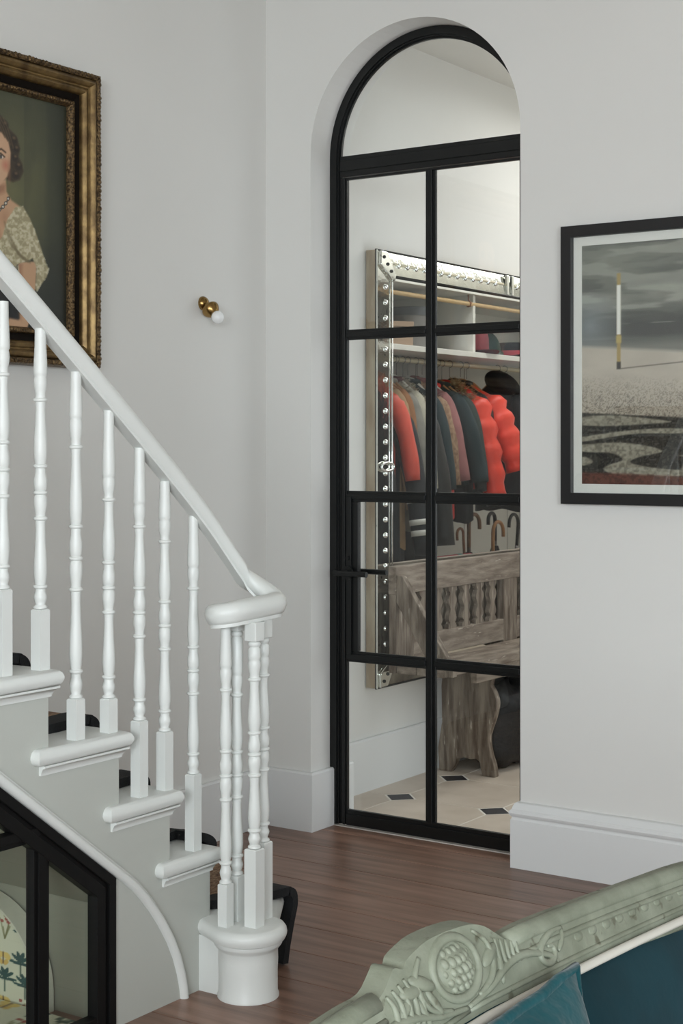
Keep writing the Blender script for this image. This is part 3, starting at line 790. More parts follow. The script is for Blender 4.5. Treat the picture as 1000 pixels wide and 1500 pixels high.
for off, hh, rr, st in ((.011, .061, .0085, .0145), (.109, .036, .0062, .0115)):
    pts = [(PY0 + off, PZ0 + off), (PY1 - off, PZ0 + off), (PY1 - off, PZ1 - off), (PY0 + off, PZ1 - off)]
    for i in range(4):
        a, b = Vector(pts[i]), Vector(pts[(i + 1) % 4]); n = int((b - a).length / st)
        for j in range(n):
            p = a.lerp(b, (j + .5) / n); q = rr * R_.uniform(.75, 1.15)
            bd.ball((XL + .003 + hh - .002, p.x, p.y), q, 6, 4, (.7, R_.uniform(.7, 1.1), R_.uniform(.7, 1.1)))
o = ppart(bd, 'carved_beading', GOLDDK, smooth=True); o['kind'] = 'stuff'
c = Canvas(240, 300, (62, 66, 48))
n = c.noise(3, 3, 5); n2 = c.noise(10, 4, 4)
c.blend((1.15 - np.hypot((c.u - .62) / .34, (c.v - .62) / .42)) * .9, (112, 110, 74)); c.blend((.42 - c.v) * 2.2, (26, 28, 26))
c.blend((n - .45) * 1.1, (44, 50, 38)); c.blend(np.clip(np.sin(c.u * 34 + n2 * 4) * .5, 0, 1) * .35 * (c.u > .72), (30, 36, 28))
c.blend((c.u - .86) * 4, (34, 38, 30))
def mir(p): return [(1.042 - a, b) for a, b in p]
def full(p): return p + mir(p)[::-1]
SK, SKD = (206, 164, 128), (158, 112, 84)
dress = [(.521, .282), (.686, .268), (.691, .154), (.686, .04), (.70, -.03), (.521, -.054)]
c.poly(full(dress), (24, 24, 26), 1, .004)
hair = [(.521, .892), (.573, .892), (.608, .869), (.624, .843), (.673, .817), (.695, .769), (.686, .73), (.709, .704), (.718, .672), (.695, .635), (.652, .618), (.612, .624)]
c.poly(full(hair), (58, 46, 32), 1, .006)
neck = [(.521, .60), (.608, .623), (.612, .572), (.642, .539), (.695, .519), (.700, .45), (.652, .436), (.585, .372), (.521, .324)]
c.poly(full(neck), SK, 1, .006); c.poly(full([(.521, .60), (.606, .60), (.600, .570), (.56, .55), (.521, .545)]), SKD, .8, .012)
c.ell(.60, .46, .05, .05, SKD, .35, .9); c.ell(.56, .37, .03, .06, SKD, .5, .9)
face = [(.521, .825), (.582, .819), (.624, .786), (.638, .741), (.633, .675), (.617, .636), (.573, .594), (.521, .572)]
c.poly(full(face), (214, 172, 138), 1, .005)
for s_ in (0, 1):
    q = (lambda x: x) if s_ == 0 else (lambda x: 1.042 - x)
    c.ell(q(.607), .683, .032, .034, (196, 112, 90), .65, .9)
    c.ell(q(.628), .66, .016, .08, SKD, .55, .9)
    c.ell(q(.577), .716, .024, .013, (110, 84, 66), .7, .6); c.ell(q(.577), .715, .018, .009, (222, 210, 196), 1, .3); c.ell(q(.577), .716, .0085, .0095, (48, 44, 42), 1, .25)
    c.line([(q(.553), .725), (q(.577), .730), (q(.60), .718)], .003, (52, 38, 28)); c.line([(q(.550), .738), (q(.58), .749), (q(.606), .738)], .004, (70, 50, 36), .9)
    c.ell(q(.542), .664, .010, .007, (140, 84, 64), .8, .5)
    for cx, cy, r_ in ((.655, .80, .030), (.672, .762, .026), (.664, .722, .024), (.685, .69, .028), (.668, .65, .026), (.60, .855, .03)):
        c.ell(q(cx), cy, r_, r_ * .8, (40, 30, 22), .9, .5); c.ell(q(cx) + .003, cy + .008, r_ * .55, r_ * .35, (122, 98, 68), .75, .8)
    for a in range(4): c.line([(q(.53 + .02 * a), .885), (q(.57 + .018 * a), .845 - .004 * a), (q(.60 + .018 * a), .80 - .012 * a)], .0025, (110, 88, 60), .7)
c.line([(.515, .70), (.509, .672), (.521, .660)], .004, SKD, .9); c.ell(.527, .69, .006, .035, (232, 196, 164), .7, .8)
c.ell(.521, .640, .040, .010, (164, 74, 62), 1, .4); c.line([(.482, .641), (.521, .640), (.56, .642)], .002, (104, 44, 40)); c.ell(.521, .618, .03, .008, SKD, .5, .8)
c.line(full([(.521, .461), (.555, .485), (.585, .499), (.612, .527), (.629, .55)])[:5], .004, (84, 76, 64)); c.line(mir([(.521, .461), (.555, .485), (.585, .499), (.612, .527), (.629, .55)]), .004, (84, 76, 64))
for x, y in ((.521, .458), (.545, .476), (.568, .490), (.59, .505), (.607, .522), (.622, .543)):
    for q in (x, 1.042 - x): c.ell(q, y, .0105, .0095, (40, 40, 38), 1, .2); c.ell(q, y, .0065, .006, (226, 222, 206), 1, .3)
arm = [(.686, .279), (.803, .292), (.794, .175), (.776, .109), (.752, .02), (.73, -.03), (.66, -.03), (.695, .04), (.686, .154)]
c.poly(full(arm)[:9], SK, 1, .004); c.poly(mir(arm), SK, 1, .004); c.poly([(.686, .279), (.71, .27), (.705, .1), (.70, .02), (.69, .02)], SKD, .7, .012); c.poly([(.585, -.01), (.63, .036), (.70, .03), (.74, -.03)], SK, 1, .006)
lace = [(.521, .304), (.585, .377), (.617, .454), (.668, .514), (.714, .522), (.758, .475), (.794, .421), (.83, .353), (.867, .283), (.882, .267), (.867, .231), (.83, .193), (.803, .162), (.794, .175), (.803, .263), (.776, .304), (.739, .287), (.695, .275), (.652, .254), (.598, .255), (.555, .268), (.521, .276)]
tmp = c.c.copy(); c.poly(full(lace), (196, 186, 150), 1, .004)
ln = c.noise(70, 84, 2); inl = np.abs(c.c - tmp).sum(2) > 30
c.blend(np.clip((ln - .5) * 4, 0, .38) * inl, (128, 116, 84)); c.blend(np.clip((.42 - ln) * 6, 0, .5) * inl, (232, 226, 200))
for a in range(5):
    for q in (0, 1):
        l_ = [(.60 + .02 * a, .44 - .03 * a), (.63 + .02 * a, .36 - .015 * a), (.70 + .015 * a, .30 - .004 * a)]
        c.line(l_ if not q else mir(l_), .004, (120, 108, 78), .6, .006)
for a in range(12):
    x = .54 + .013 * a; c.line([(x, .262), (x + .004, .236)], .0035, (206, 198, 166), .9); c.line([(1.042 - x, .262), (1.038 - x, .236)], .0035, (206, 198, 166), .9)
c.c *= .92
CANV = vcol_mat('oil_paint', .42, .15, .25)
o = c.build('canvas', CANV, lambda u, v: np.stack([np.full(u.shape, XL + .018), PY0 + .119 + u * (PY1 - PY0 - .238), PZ0 + .119 + v * (PZ1 - PZ0 - .238)], 1), por)
o.location = (-XL, -(PY0 + PY1) / 2, -PZ0)

# ================================================================== WALL SCONCE
sc_ = thing('wall_sconce', 'small brass wall light with a round opal bulb on the stair wall', 'wall light', (XL, 4.378, 1.982))
ax = Vector((.76, -.05, -.65)).normalized()
def axial(prof, m, name, start):
    """lathe along the fixture axis"""
    q = Vector((0, 0, 1)).rotation_difference(ax); b = MB().lathe(prof, 0, 0, 24)
    b.v = [tuple(q @ Vector(v) + Vector(start)) for v in b.v]; return b.build(name, m, sc_, smooth=40)
bp_ = MB().lathe([(.026, 0), (.026, .004), (.024, .010), (.018, .017), (.010, .021), (.002, .022)], 0, 0, 24); bp_.v = [(z + .001, x, y) for x, y, z in bp_.v]; bp_.build('back_plate', BRASS, sc_, smooth=40)
axial([(.006, .0), (.0115, .004), (.0125, .010), (.009, .018), (.007, .024)], BRASS, 'swivel_ball', (.016, 0, -.004))
axial([(.004, .020), (.030, .022), (.033, .026), (.0335, .032), (.031, .040), (.026, .048), (.019, .056), (.014, .060), (.002, .060)], BRASS, 'lamp_cup', (.016, 0, -.004))
b = MB().ball(tuple(Vector((.016, 0, -.004)) + ax * .078), .024, 20, 14); b.build('bulb', OPAL, sc_, smooth=True)

# ================================================================== BEACH PICTURE
BX0, BX1, BZ0, BZ1 = -2.341, -1.15, 1.263, 2.200
bp = thing('beach_photograph', 'large black framed photograph of a sandy beach and wavy mosaic pavement', 'picture', ((BX0 + BX1) / 2, YW, BZ0))
def bpart(mb, name, m, **k):
    o = mb.build(name, m, bp, **k); o.location = (-(BX0 + BX1) / 2, -YW, -BZ0); return o
rect = [(BX0, BZ0), (BX1, BZ0), (BX1, BZ1), (BX0, BZ1)]
mf = lambda a, b, h: (a, YW - .003 - h, b)
bpart(MB().sweep2(rect, [(0, 0), (0, .034), (.038, .034), (.038, 0)], mf, True), 'frame', BLACKF, bevel=.001)
bpart(MB().sweep2(rect, [(.036, .004), (.036, .012), (.068, .012), (.068, .004)], mf, True), 'mount', mat('mount_board', (232, 230, 224), .8))
c = Canvas(380, 300, (120, 120, 112))
n = c.noise(4, 8, 5); n2 = c.noise(3, 14, 4); sp = .5 * c.noise(170, 130, 2) + .5 * c.rs.rand(300, 380); ws = c.noise(5, 26, 4)
c.blend(np.clip((c.v - .55) * 3, 0, 1), (104, 106, 98)); c.blend(np.clip((n - .42) * 3, 0, .85) * (c.v > .6), (158, 158, 146)); c.blend(np.clip((.5 - n2) * 4, 0, .85) * (c.v > .6), (62, 64, 60))
c.blend(np.clip((.77 - c.v) * 9, 0, 1) * np.clip((c.v - .57) * 20, 0, 1) * .85, (58, 60, 58))
c.blend(np.clip((ws - .55) * 6, 0, .55) * (c.v > .66), (176, 176, 164)); c.blend(np.clip((.42 - ws) * 5, 0, .45) * (c.v > .62), (52, 54, 50))
c.ell(.03, .66, .13, .16, (150, 158, 162), .75, 1.0); c.ell(.10, .93, .35, .12, (150, 152, 140), .5, 1.0)  # first ellipse is a bluish glare spot painted into the print
edge = .585 - .10 * c.u
sand = np.clip((edge - c.v) * 60, 0, 1); c.blend(sand, (194, 184, 170)); c.blend(sand * np.clip((n - .5) * 2, 0, .4), (168, 158, 144))
rough = np.clip((.47 - .06 * c.u - c.v) * 9, 0, 1); c.blend(rough * .55, (160, 148, 132)); c.blend(rough * np.clip((sp - .56) * 6, 0, .55), (84, 76, 66)); c.blend(rough * np.clip((.42 - sp) * 6, 0, .4), (196, 186, 170))
me_ = .305 - .07 * c.u
mos = np.clip((me_ - c.v) * 120, 0, 1); c.blend(mos, (34, 32, 30))
LT = (150, 144, 128)
def wav(pts, n_=6):
    q = smooth_path([(a, b, 0) for a, b in pts] + [(pts[0][0], pts[0][1], 0)], n_); return [(p.x, p.y) for p in q]
for sh in (0, .42, .84):
    for pts in ([(-.06, .270), (.05, .290), (.16, .285), (.30, .262), (.22, .252), (.10, .246), (.0, .250)],
                [(-.08, .19), (.02, .205), (.14, .225), (.28, .236), (.40, .226), (.33, .214), (.20, .214), (.1, .200), (.0, .182)],
                [(-.10, .155), (.02, .172), (.14, .178), (.24, .160), (.27, .140), (.20, .120), (.17, .095), (.28, .072), (.42, .070), (.50, .088), (.36, .048), (.20, .036), (.10, .052), (.08, .078), (.14, .108), (.10, .135), (.0, .140)],
                [(-.08, .125), (.01, .118), (.04, .098), (.0, .082), (-.08, .080)]):
        c.poly([(a + sh, b - .07 * sh) for a, b in wav(pts)], LT, 1, .003)
st = c.noise(120, 110, 2); c.blend(mos * np.clip((st - .5) * 3, 0, .5), (92, 86, 76)); c.blend(mos * np.clip((.4 - st) * 3, 0, .3), (190, 184, 168))
red = np.clip((.062 - .045 * c.u - c.v) * 90, 0, 1); c.blend(red, (104, 66, 56)); c.blend(red * np.clip((st - .5) * 4, 0, .7), (70, 44, 40))
def pole(y0, y1, w_, col): c.poly([(.128 - w_, y0), (.128 + w_, y0), (.128 + w_, y1), (.128 - w_, y1)], col, 1, .0012)
pole(.487, .87, .0062, (168, 144, 88)); pole(.62, .822, .0068, (238, 236, 228)); pole(.585, .615, .009, (186, 164, 100)); pole(.478, .508, .0066, (44, 40, 36)); c.line([(.134, .48), (.5, .515)], .002, (90, 82, 74), .9)
PHOTO = vcol_mat('photo_print', .35)
o = c.build('print', PHOTO, lambda u, v: np.stack([BX0 + .066 + u * (BX1 - BX0 - .132), np.full(u.shape, YW - .0125), BZ0 + .062 + v * (BZ1 - BZ0 - .124)], 1), bp)
o.location = (-(BX0 + BX1) / 2, -YW, -BZ0)
bpart(MB().box(BX0 + .036, BX1 - .036, YW - .024, YW - .0215, BZ0 + .036, BZ1 - .036), 'glazing', GLASS)

# ================================================================== MIRROR IN THE HALL
MY0, MY1, MZ0, MZ1 = 5.456, 7.76, .435, 2.291
mir_ = thing('wall_mirror', 'large antique mirror with studded mirrored border on the hall wall', 'mirror', (XL, (MY0 + MY1) / 2, MZ0))
def mpart(mb, name, m, parent=None, **k):
    o = mb.build(name, m, mir_, **k); o.location = (-XL, -(MY0 + MY1) / 2, -MZ0); return o
mpart(MB().box(XL + .004, XL + .050, MY0, MY1, MZ0, MZ1), 'wooden_backing', MIRBACK, bevel=.002)
XM = XL + .058
MBW = .104
mpart(MB().box(XL + .050, XM, MY0 + MBW, MY1 - MBW, MZ0 + MBW, MZ1 - MBW), 'mirror_plate', MIRROR)
rim = XL + .0505
tb = .020                      # border bevel depth
def border(a, b, name):
    """trapezoid strip: outer edge a (two points), inner edge b (two points), bevelled"""
    (ay0, az0), (ay1, az1) = a; (by0, bz0), (by1, bz1) = b
    t0 = .013 if name == 'side_border' else .002
    v = [(rim + t0, ay0, az0), (rim + t0, ay1, az1), (rim + (.013 if name == 'side_border' else tb), by1, bz1), (rim + (.013 if name == 'side_border' else tb), by0, bz0), (rim, ay0, az0), (rim, ay1, az1), (rim, by1, bz1), (rim, by0, bz0)]
    return mpart(MB().add(v, [(0, 1, 2, 3), (4, 5, 6, 7), (0, 1, 5, 4), (1, 2, 6, 5), (2, 3, 7, 6), (3, 0, 4, 7)]), name, MIRROR_OLD)
MYC = 6.612
i0, i1, k0, k1 = MY0 + MBW, MY1 - MBW, MZ0 + MBW, MZ1 - MBW
for a0, a1, b0, b1 in ((MY0, MYC, i0, MYC), (MYC, MY1, MYC, i1)):
    border(((a0, MZ1), (a1, MZ1)), ((b0, k1), (b1, k1)), 'top_border')
    border(((a0, MZ0), (a1, MZ0)), ((b0, k0), (b1, k0)), 'bottom_border')
border(((MY0, MZ0), (MY0, MZ1)), ((i0, k0), (i0, k1)), 'side_border'); border(((MY1, MZ0), (MY1, MZ1)), ((i1, k0), (i1, k1)), 'side_border')
# dark foxed edge rods
for y0, z0, y1, z1, r_, x in ((MY0, MZ1, MY1, MZ1, .004, rim + .003), (i0, k1, i1, k1, .0045, rim + tb), (MY0, MZ0, MY1, MZ0, .004, rim + .003), (i0, k0, i1, k0, .004, rim + tb),
                              (MY0 + .002, MZ0, MY0 + .002, MZ1, .0035, rim + .003), (MY1, MZ0, MY1, MZ1, .004, rim + .003), (MYC, k1, MYC, MZ1, .006, rim + .012), (MYC, MZ0, MYC, k0, .006, rim + .012)):
    mpart(MB().tube([(x, y0, z0), (x, y1, z1)], r_, 8), 'edge_rod', MIRROR_DK, smooth=True)
for y in (i0, i1): mpart(MB().tube([(rim + tb, y, k0), (rim + tb, y, k1)], .0026, 8), 'inner_edge_rod', MIRROR, smooth=True)
for y in (MYC - .02, MYC + .03): mpart(MB().prism([(y - .012, MZ1 - .006), (y + .012, MZ1 - .006), (y + .010, k1 + .002), (y - .010, k1 + .002)], rim + .010, rim + .024, 'x'), 'joint_strip', MIRROR_OLD, bevel=.003)
# studs
sm = MB().lathe([(.0125, 0), (.0125, .003), (.010, .007), (.006, .010), (.001, .011)], 0, 0, 10); sm.v = [(z, x, y) for x, y, z in sm.v]
STUD = sm.mesh('stud', MIRROR, True)
def stud(y, z, s_=1.0):
    inst(STUD, 'stud', mir_, (rim + .5 * tb + .002 - XL, y - (MY0 + MY1) / 2, z - MZ0), (0, 0, 0), (s_, s_, s_))
z = k1 - .05
while z > k0 + .02:
    stud(MY0 + .062, z); z -= .066
y = i0 + .06
while y < MY1 - .16:
    if abs(y - MYC) > .06:
        stud(y, MZ1 - .055, .95); stud(y, MZ0 + .055, .95)
    y += .072
mpart(MB().tube([(rim + .5 * tb + .003, i0 + .03, MZ1 - .050), (rim + .5 * tb + .003, MYC - .05, MZ1 - .050)], .005, 8), 'beaded_rod', CREAM, smooth=True)
mpart(MB().tube([(rim + .5 * tb + .003, MYC + .06, MZ1 - .050), (rim + .5 * tb + .003, i1 - .03, MZ1 - .050)], .005, 8), 'beaded_rod', CREAM, smooth=True)
# leaf-shaped corner plates
for cy, cz, sy, sz in ((MY0, MZ1, 1, -1), (MY0, MZ0, 1, 1), (MY1, MZ1, -1, -1), (MY1, MZ0, -1, 1)):
    pl = [(.008, .004), (.060, .006), (.078, .030), (.098, .060), (.128, .100), (.120, .124), (.098, .126), (.062, .098), (.030, .080), (.006, .062)]
    mpart(MB().prism([(cy + sy * a, cz + sz * b) for a, b in pl], rim + .012, rim + .027, 'x'), 'corner_leaf', MIRROR_OLD, bevel=.004)
    for q in range(3):
        a = .03 + .028 * q; mpart(MB().ball((rim + .028, cy + sy * a, cz + sz * a), .0075, 8, 6), 'corner_bead', MIRROR_DK, smooth=True)
mpart(MB().tube([(rim + .024, MY0 + .062 + .048 * math.cos(t * PI / 8), 1.372 + .018 * math.sin(t * PI / 8)) for t in range(16)], .0055, 8, closed=True), 'oval_boss', MIRROR, smooth=True)

# ================================================================== BENCH
bn = thing('settle_bench', 'worn limed wooden settle with fretted slat back in front of the mirror', 'bench', (-3.4, 6.5, 0))
def npart(mb, name, m=WORN, **k):
    o = mb.build(name, m, bn, **k); o.location = (3.4, -6.5, 0); return o
BB0, BB1 = -3.53, -3.49; BY0, BY1 = 5.496, 7.534; BYM = 6.515
npart(MB().box(BB0, BB1, BY0, BY1, .832, .952), 'top_rail', bevel=.004)
npart(MB().box(BB0 + .003, BB1 - .003, BY0 + .14, BY1 - .14, .545, .645), 'lower_rail', bevel=.003)
for a, b in ((BY0 + .002, BY0 + .148), (BYM - .068, BYM + .068), (BY1 - .148, BY1 - .002)):
    npart(MB().box(BB0 + .002, BB1 - .002, a, b, .50, .833), 'back_post', WORNV, bevel=.003)
hw = [(.0, .036), (.08, .034), (.14, .022), (.22, .034), (.34, .028), (.45, .018), (.55, .026), (.66, .036), (.76, .030), (.84, .020), (.92, .034), (1, .036)]
hs = smooth_path([(a, b, 0) for a, b in hw], 3)
sl = MB().prism([(p.y, .645 + .188 * p.x) for p in hs] + [(-p.y, .645 + .188 * p.x) for p in hs[::-1]], BB0 + .010, BB1 - .008, 'x')
SLAT = sl.mesh('slat', WORNV)
for base in (5.644, 6.583):
    for k in range(6): inst(SLAT, 'slat', bn, (3.4, base + .09 + .1235 * k - 6.5, 0))
for x0, x1 in ((-3.488, -3.392), (-3.389, -3.255)):
    npart(MB().box(x0, x1, BY0, BY1, .500, .540), 'seat_plank', bevel=.004)
npart(MB().box(-3.30, -3.27, BY0 + .3, BY1 - .3, .440, .500), 'seat_apron', bevel=.003)
front = [(-3.295, .50), (-3.296, .45), (-3.308, .405), (-3.290, .375), (-3.276, .325), (-3.290, .26), (-3.318, .18), (-3.312, .11), (-3.292, .05), (-3.285, 0)]
fr = [(p.x, p.y) for p in smooth_path([(a, b, 0) for a, b in front], 3)]
lg = fr + [(-3.35, 0), (-3.364, .062), (-3.385, .072), (-3.41, .066), (-3.44, .072), (-3.482, .060), (-3.490, .03), (-3.511, 0), (-3.571, 0), (-3.578, .10), (-3.556, .22), (-3.560, .38), (-3.545, .50)]
for y in (5.985, 7.01): npart(MB().prism(lg, y, y + .036, 'y'), 'leg_panel', WORNV, bevel=.003)
for y in (BY0 + .002, BY1 - .038):
    npart(MB().prism([(-3.49, .915), (-3.462, .912), (-3.215, .540), (-3.215, .505), (-3.30, .505), (-3.49, .80)], y, y + .036, 'y'), 'arm_brace', WORNV, bevel=.003)
tag(MB().box(-3.43, -3.30, 6.60, 6.74, .5405, .580).build('small_box', mat('dark_red_box', (66, 34, 28), .6), bevel=.004), 'small dark red box lying on the bench seat', 'box')
# black holdall under the bench
bag = thing('black_holdall', 'slumped black bag tucked under the wooden bench', 'bag', (-3.40, 6.33, 0))
BAGM = mat('black_bag_cloth', (17, 17, 18), .6, bump=.5, bscale=12, dist=.02)
nz = noise1(5)
def bagf(u, v):
    t = 2 * PI * u; p = -PI / 2 + PI * v; e = .55
    s_ = lambda w: math.copysign(abs(w) ** e, w)
    k = 1 + .05 * math.sin(3 * t + 1) + .05 * math.sin(5 * p + 2 * t)
    return (.13 * s_(math.cos(p)) * s_(math.cos(t)) * k, .25 * s_(math.cos(p)) * s_(math.sin(t)) * k, max(.001, .19 + .19 * s_(math.sin(p)) * (1 + .08 * math.sin(4 * t))))
MB().grid(40, 22, bagf).build('body', BAGM, bag, smooth=True)
MB().tube([(.135, -.12 + .24 * i / 10, .24 + .07 * math.sin(PI * i / 10) - .09) for i in range(11)], .006, 8).build('strap', mat('grey_cord', (120, 120, 118), .6), bag, smooth=True)

# ================================================================== SOFA
sofa = thing('velvet_sofa', 'carved grey green framed sofa upholstered in teal velvet', 'sofa', (-.75, 1.285, 0))
SX, SYC = -.75, 1.285
def vpart(mb, name, m, tilt=False, **k):
    if tilt: mb.v = [(x + .024 - (z - .9) * .45, y, z) for x, y, z in mb.v]     # the crest leans back
    o = mb.build(name, m, sofa, **k); o.location = (-SX, -SYC, 0); return o
topR = [(1.285, .981), (1.305, .980), (1.335, .977), (1.360, .970), (1.380, .957), (1.396, .949), (1.44, .949), (1.50, .946), (1.60, .940), (1.75, .930), (1.859, .922), (2.0, .905), (2.1, .885), (2.18, .85)]
topL = [(1.258, .981), (1.235, .978), (1.216, .974), (1.208, .969), (1.195, .973), (1.184, .968), (1.158, .957), (1.12, .956), (1.07, .953), (.97, .946), (.82, .934), (.70, .921), (.57, .905), (.47, .885), (.39, .85)]
def botz(y): a = abs(y - SYC); return .903 - .032 * a - .03 * a * a
crest = [(p.x, p.y) for p in smooth_path([(a, b, 0) for a, b in topL[::-1] + topR], 3)]
poly = crest + [(y, botz(y)) for y in np.linspace(2.18, .39, 30)]
vpart(MB().prism([(float(a), float(b)) for a, b in poly], -.776, -.752, 'x'), 'crest_rail', SOFAW, bevel=.005, smooth=60, tilt=True)
def face(pts, r_, name, x=-.751, m=SOFAW):
    q = smooth_path([(x, a, b) for a, b in pts], 5)
    k = len(q); return vpart(MB().tube(q, [r_ * (.45 + .55 * math.sin(PI * min(1, max(0, (i + .6) / k)))) for i in range(k)], 8), name, m, smooth=True, tilt=True)
# top bead moulding along the rail, both sides of the crest
for tt in (topR[5:], topL[6:]):
    vpart(MB().tube([(-.758, a, b - .004) for a, b in tt], .0085, 10), 'top_bead', SOFAW, smooth=True, tilt=True)
    vpart(MB().tube([(-.752, a, b - .018) for a, b in tt], .0028, 8), 'rail_line', SOFAW, smooth=True, tilt=True)
# medallion with berries
med = [(1.288 + .040 * math.cos(t * PI / 12), .950 + .026 * math.sin(t * PI / 12)) for t in range(24)]
vpart(MB().tube([(-.752, a, b) for a, b in med], .0045, 8, closed=True), 'medallion_ring', SOFAW, smooth=True, tilt=True)
vpart(MB().ball((-.758, 1.288, .950), .034, 20, 10, (.42, 1, .62)), 'medallion_boss', SOFAW, smooth=True, tilt=True)
R_ = random.Random(11); nb = 0
for i in range(5):
    for j in range(6):
        y = 1.288 + (j - 2.5) * .0092 + (i % 2) * .004; z = .950 + (i - 2) * .0076
        d = math.hypot((y - 1.288) / .030, (z - .950) / .0195)
        if d < 1: vpart(MB().ball((-.7445 - .010 * d * d, y, z), .0046 * R_.uniform(.85, 1.15), 8, 6), 'berry', SOFAW, smooth=True, tilt=True)
# acanthus leaves and scrolls
for yc, zc, a, L_ in ((1.226, .952, 1.2, .020), (1.205, .950, 1.5, .018), (1.236, .932, .5, .016), (1.350, .946, -1.2, .018), (1.215, .930, .3, .014), (1.362, .930, -.4, .014), (1.19, .940, 1.9, .014)):
    b = MB().ball((0, 0, 0), L_, 12, 8, (.26, .34, 1)); ca, sa = math.cos(a), math.sin(a)
    b.v = [(-.7515 + x, yc + y * ca - z * sa, zc + y * sa + z * ca) for x, y, z in b.v]; vpart(b, 'acanthus_leaf', SOFAW, smooth=True, tilt=True)
for j in range(5):
    a = 1.168 + .011 * j; face([(a, .962 - .002 * abs(j - 3)), (a + .006, .945), (a + .002, .930), (a - .012, .918)], .0034, 'shell_ridge')
    a = 1.405 - .009 * j; face([(a, .945 + .003 * j), (a - .004, .936), (a - .001, .928)], .0026, 'shell_ridge')
for sgn in (1, -1):
    f = lambda y: SYC + sgn * (y - SYC)
    face([(f(1.285), .9155), (f(1.33), .9205), (f(1.37), .930), (f(1.40), .9325), (f(1.43), .928), (f(1.46), .918), (f(1.47), .910)], .0042, 'lower_scroll')
    face([(f(1.335), .972), (f(1.352), .958), (f(1.352), .940), (f(1.338), .927), (f(1.31), .920)], .0036, 'frame_scroll')
    face([(f(1.50), .936), (f(1.475), .937), (f(1.448), .930), (f(1.440), .920), (f(1.452), .913), (f(1.468), .917), (f(1.470), .925), (f(1.460), .927)], .0040, 'side_scroll')
    face([(f(1.50), .934), (f(1.49), .925), (f(1.478), .918)], .0030, 'side_leaf')
    for j in range(14):
        y = f(1.53 + .034 * j); b = MB().ball((-.7525, y, botz(y) + .026), .010, 8, 6, (.2, 1.1, .5)); vpart(b, 'rail_carving', SOFAW, smooth=True, tilt=True)
    vpart(MB().tube([(-.752, f(y), botz(y) + .010) for y in np.linspace(1.285, 2.15, 24)], .0026, 8), 'rail_line', SOFAW, smooth=True, tilt=True)
vpart(MB().tube([(-.745, y, botz(y) + .001) for y in np.linspace(.42, 2.15, 40)], .0042, 10), 'piping', PIPING, smooth=True, tilt=True)
# upholstered back, seat, arms, legs
def backf(u, v):
    y = .42 + 1.73 * u; zt = botz(y) + .003; z = .44 + (zt - .44) * v
    bul = .05 * (1 - (2 * v - 1) ** 6) * (1 - (2 * u - 1) ** 10)
    k = math.cos(PI * (y - 1.30) / .28) * math.cos(PI * (z - .80) / .28)
    return (-.730 + bul - .006 * abs(k) * 0, y, z)
vpart(MB().grid(60, 26, backf), 'back_upholstery', VELVET, smooth=True)
vpart(MB().prism([(.42, .40), (2.15, .40)] + [(float(y), botz(float(y)) - .006) for y in np.linspace(2.15, .42, 24)], -.765, -.731, 'x'), 'back_panel', VELVET)
def seatf(u, v):
    t = v; ang = PI * min(1, max(0, t)); y = .46 + 1.65 * u; ed = (1 - (2 * u - 1) ** 12)
    x = -.74 + .70 * min(1, v / .8); z = .44 + .03 * ed
    if v > .8: x = -.04 + .03 * math.sin((v - .8) / .2 * PI / 2); z = (.44 + .03 * ed) - .12 * (1 - math.cos((v - .8) / .2 * PI / 2))
    return (x, y, z)
vpart(MB().grid(40, 20, seatf), 'seat_cushion', VELVET, smooth=True)
vpart(MB().box(-.78, -.04, .42, 2.15, .26, .36), 'seat_rail', SOFAW, bevel=.01)
for y in (.40, 2.17):
    ap = smooth_path([(-.78, y, .84), (-.62, y, .72), (-.4, y, .66), (-.18, y, .66), (-.06, y, .60), (-.08, y, .5), (-.08, y, .34)], 5)
    vpart(MB().tube(ap, .03, 12), 'arm', SOFAW, smooth=True); vpart(MB().box(-.76, -.1, y - .025, y + .025, .34, .64), 'arm_pad', VELVET, bevel=.02)
    for x in (-.74, -.10): vpart(MB().lathe([(.014, 0), (.018, .02), (.016, .06), (.024, .16), (.034, .24), (.034, .30)], x, y, 16), 'leg', SOFAW, smooth=True)
cu = thing('velvet_cushion', 'teal velvet cushion leaning on the sofa back', 'cushion', (-.664, 1.198, .706))
def pill(sgn):
    def f(u, v):
        a, b = 2 * u - 1, 2 * v - 1
        th_ = .075 * ((1 - abs(a) ** 2.6) * (1 - abs(b) ** 2.6)) ** .55
        pin = 1 - .05 * (1 - abs(a) ** 2) * (abs(b) ** 4); pin2 = 1 - .05 * (1 - abs(b) ** 2) * (abs(a) ** 4)
        wr = .006 * math.sin(9 * a + 7 * b) * (1 - a * a) * (1 - b * b) + .005 * math.sin(14 * (a - b)) * (abs(a * b)) * (1 - a * a)
        return (sgn * th_ + wr - .03 * b, .235 * a * pin2, .215 * b * pin)
    return f
cb = MB(); cb.grid(34, 34, pill(1)); cb.grid(34, 34, pill(-1)); cb.build('cover', VELVET2, cu, smooth=True)
pp = []
for (a0, b0), (a1, b1) in (((-1, -1), (1, -1)), ((1, -1), (1, 1)), ((1, 1), (-1, 1)), ((-1, 1), (-1, -1))):
    for i in range(12):
        t = i / 12; a, b = a0 + (a1 - a0) * t, b0 + (b1 - b0) * t
        p = pill(1)((a + 1) / 2, (b + 1) / 2); pp.append(p)
MB().tube(pp, .006, 8, closed=True).build('piping', VELVET2, cu, smooth=True)

# ================================================================== HALL LAMP
lamp = thing('ceiling_lamp', 'long flush ceiling light in the hall', 'ceiling light', (-2.68, 8.25, ZH))
MB().box(-.49, .49, -1.83, 1.83, -.07, -.001).build('housing', CHESTW, lamp, bevel=.006)

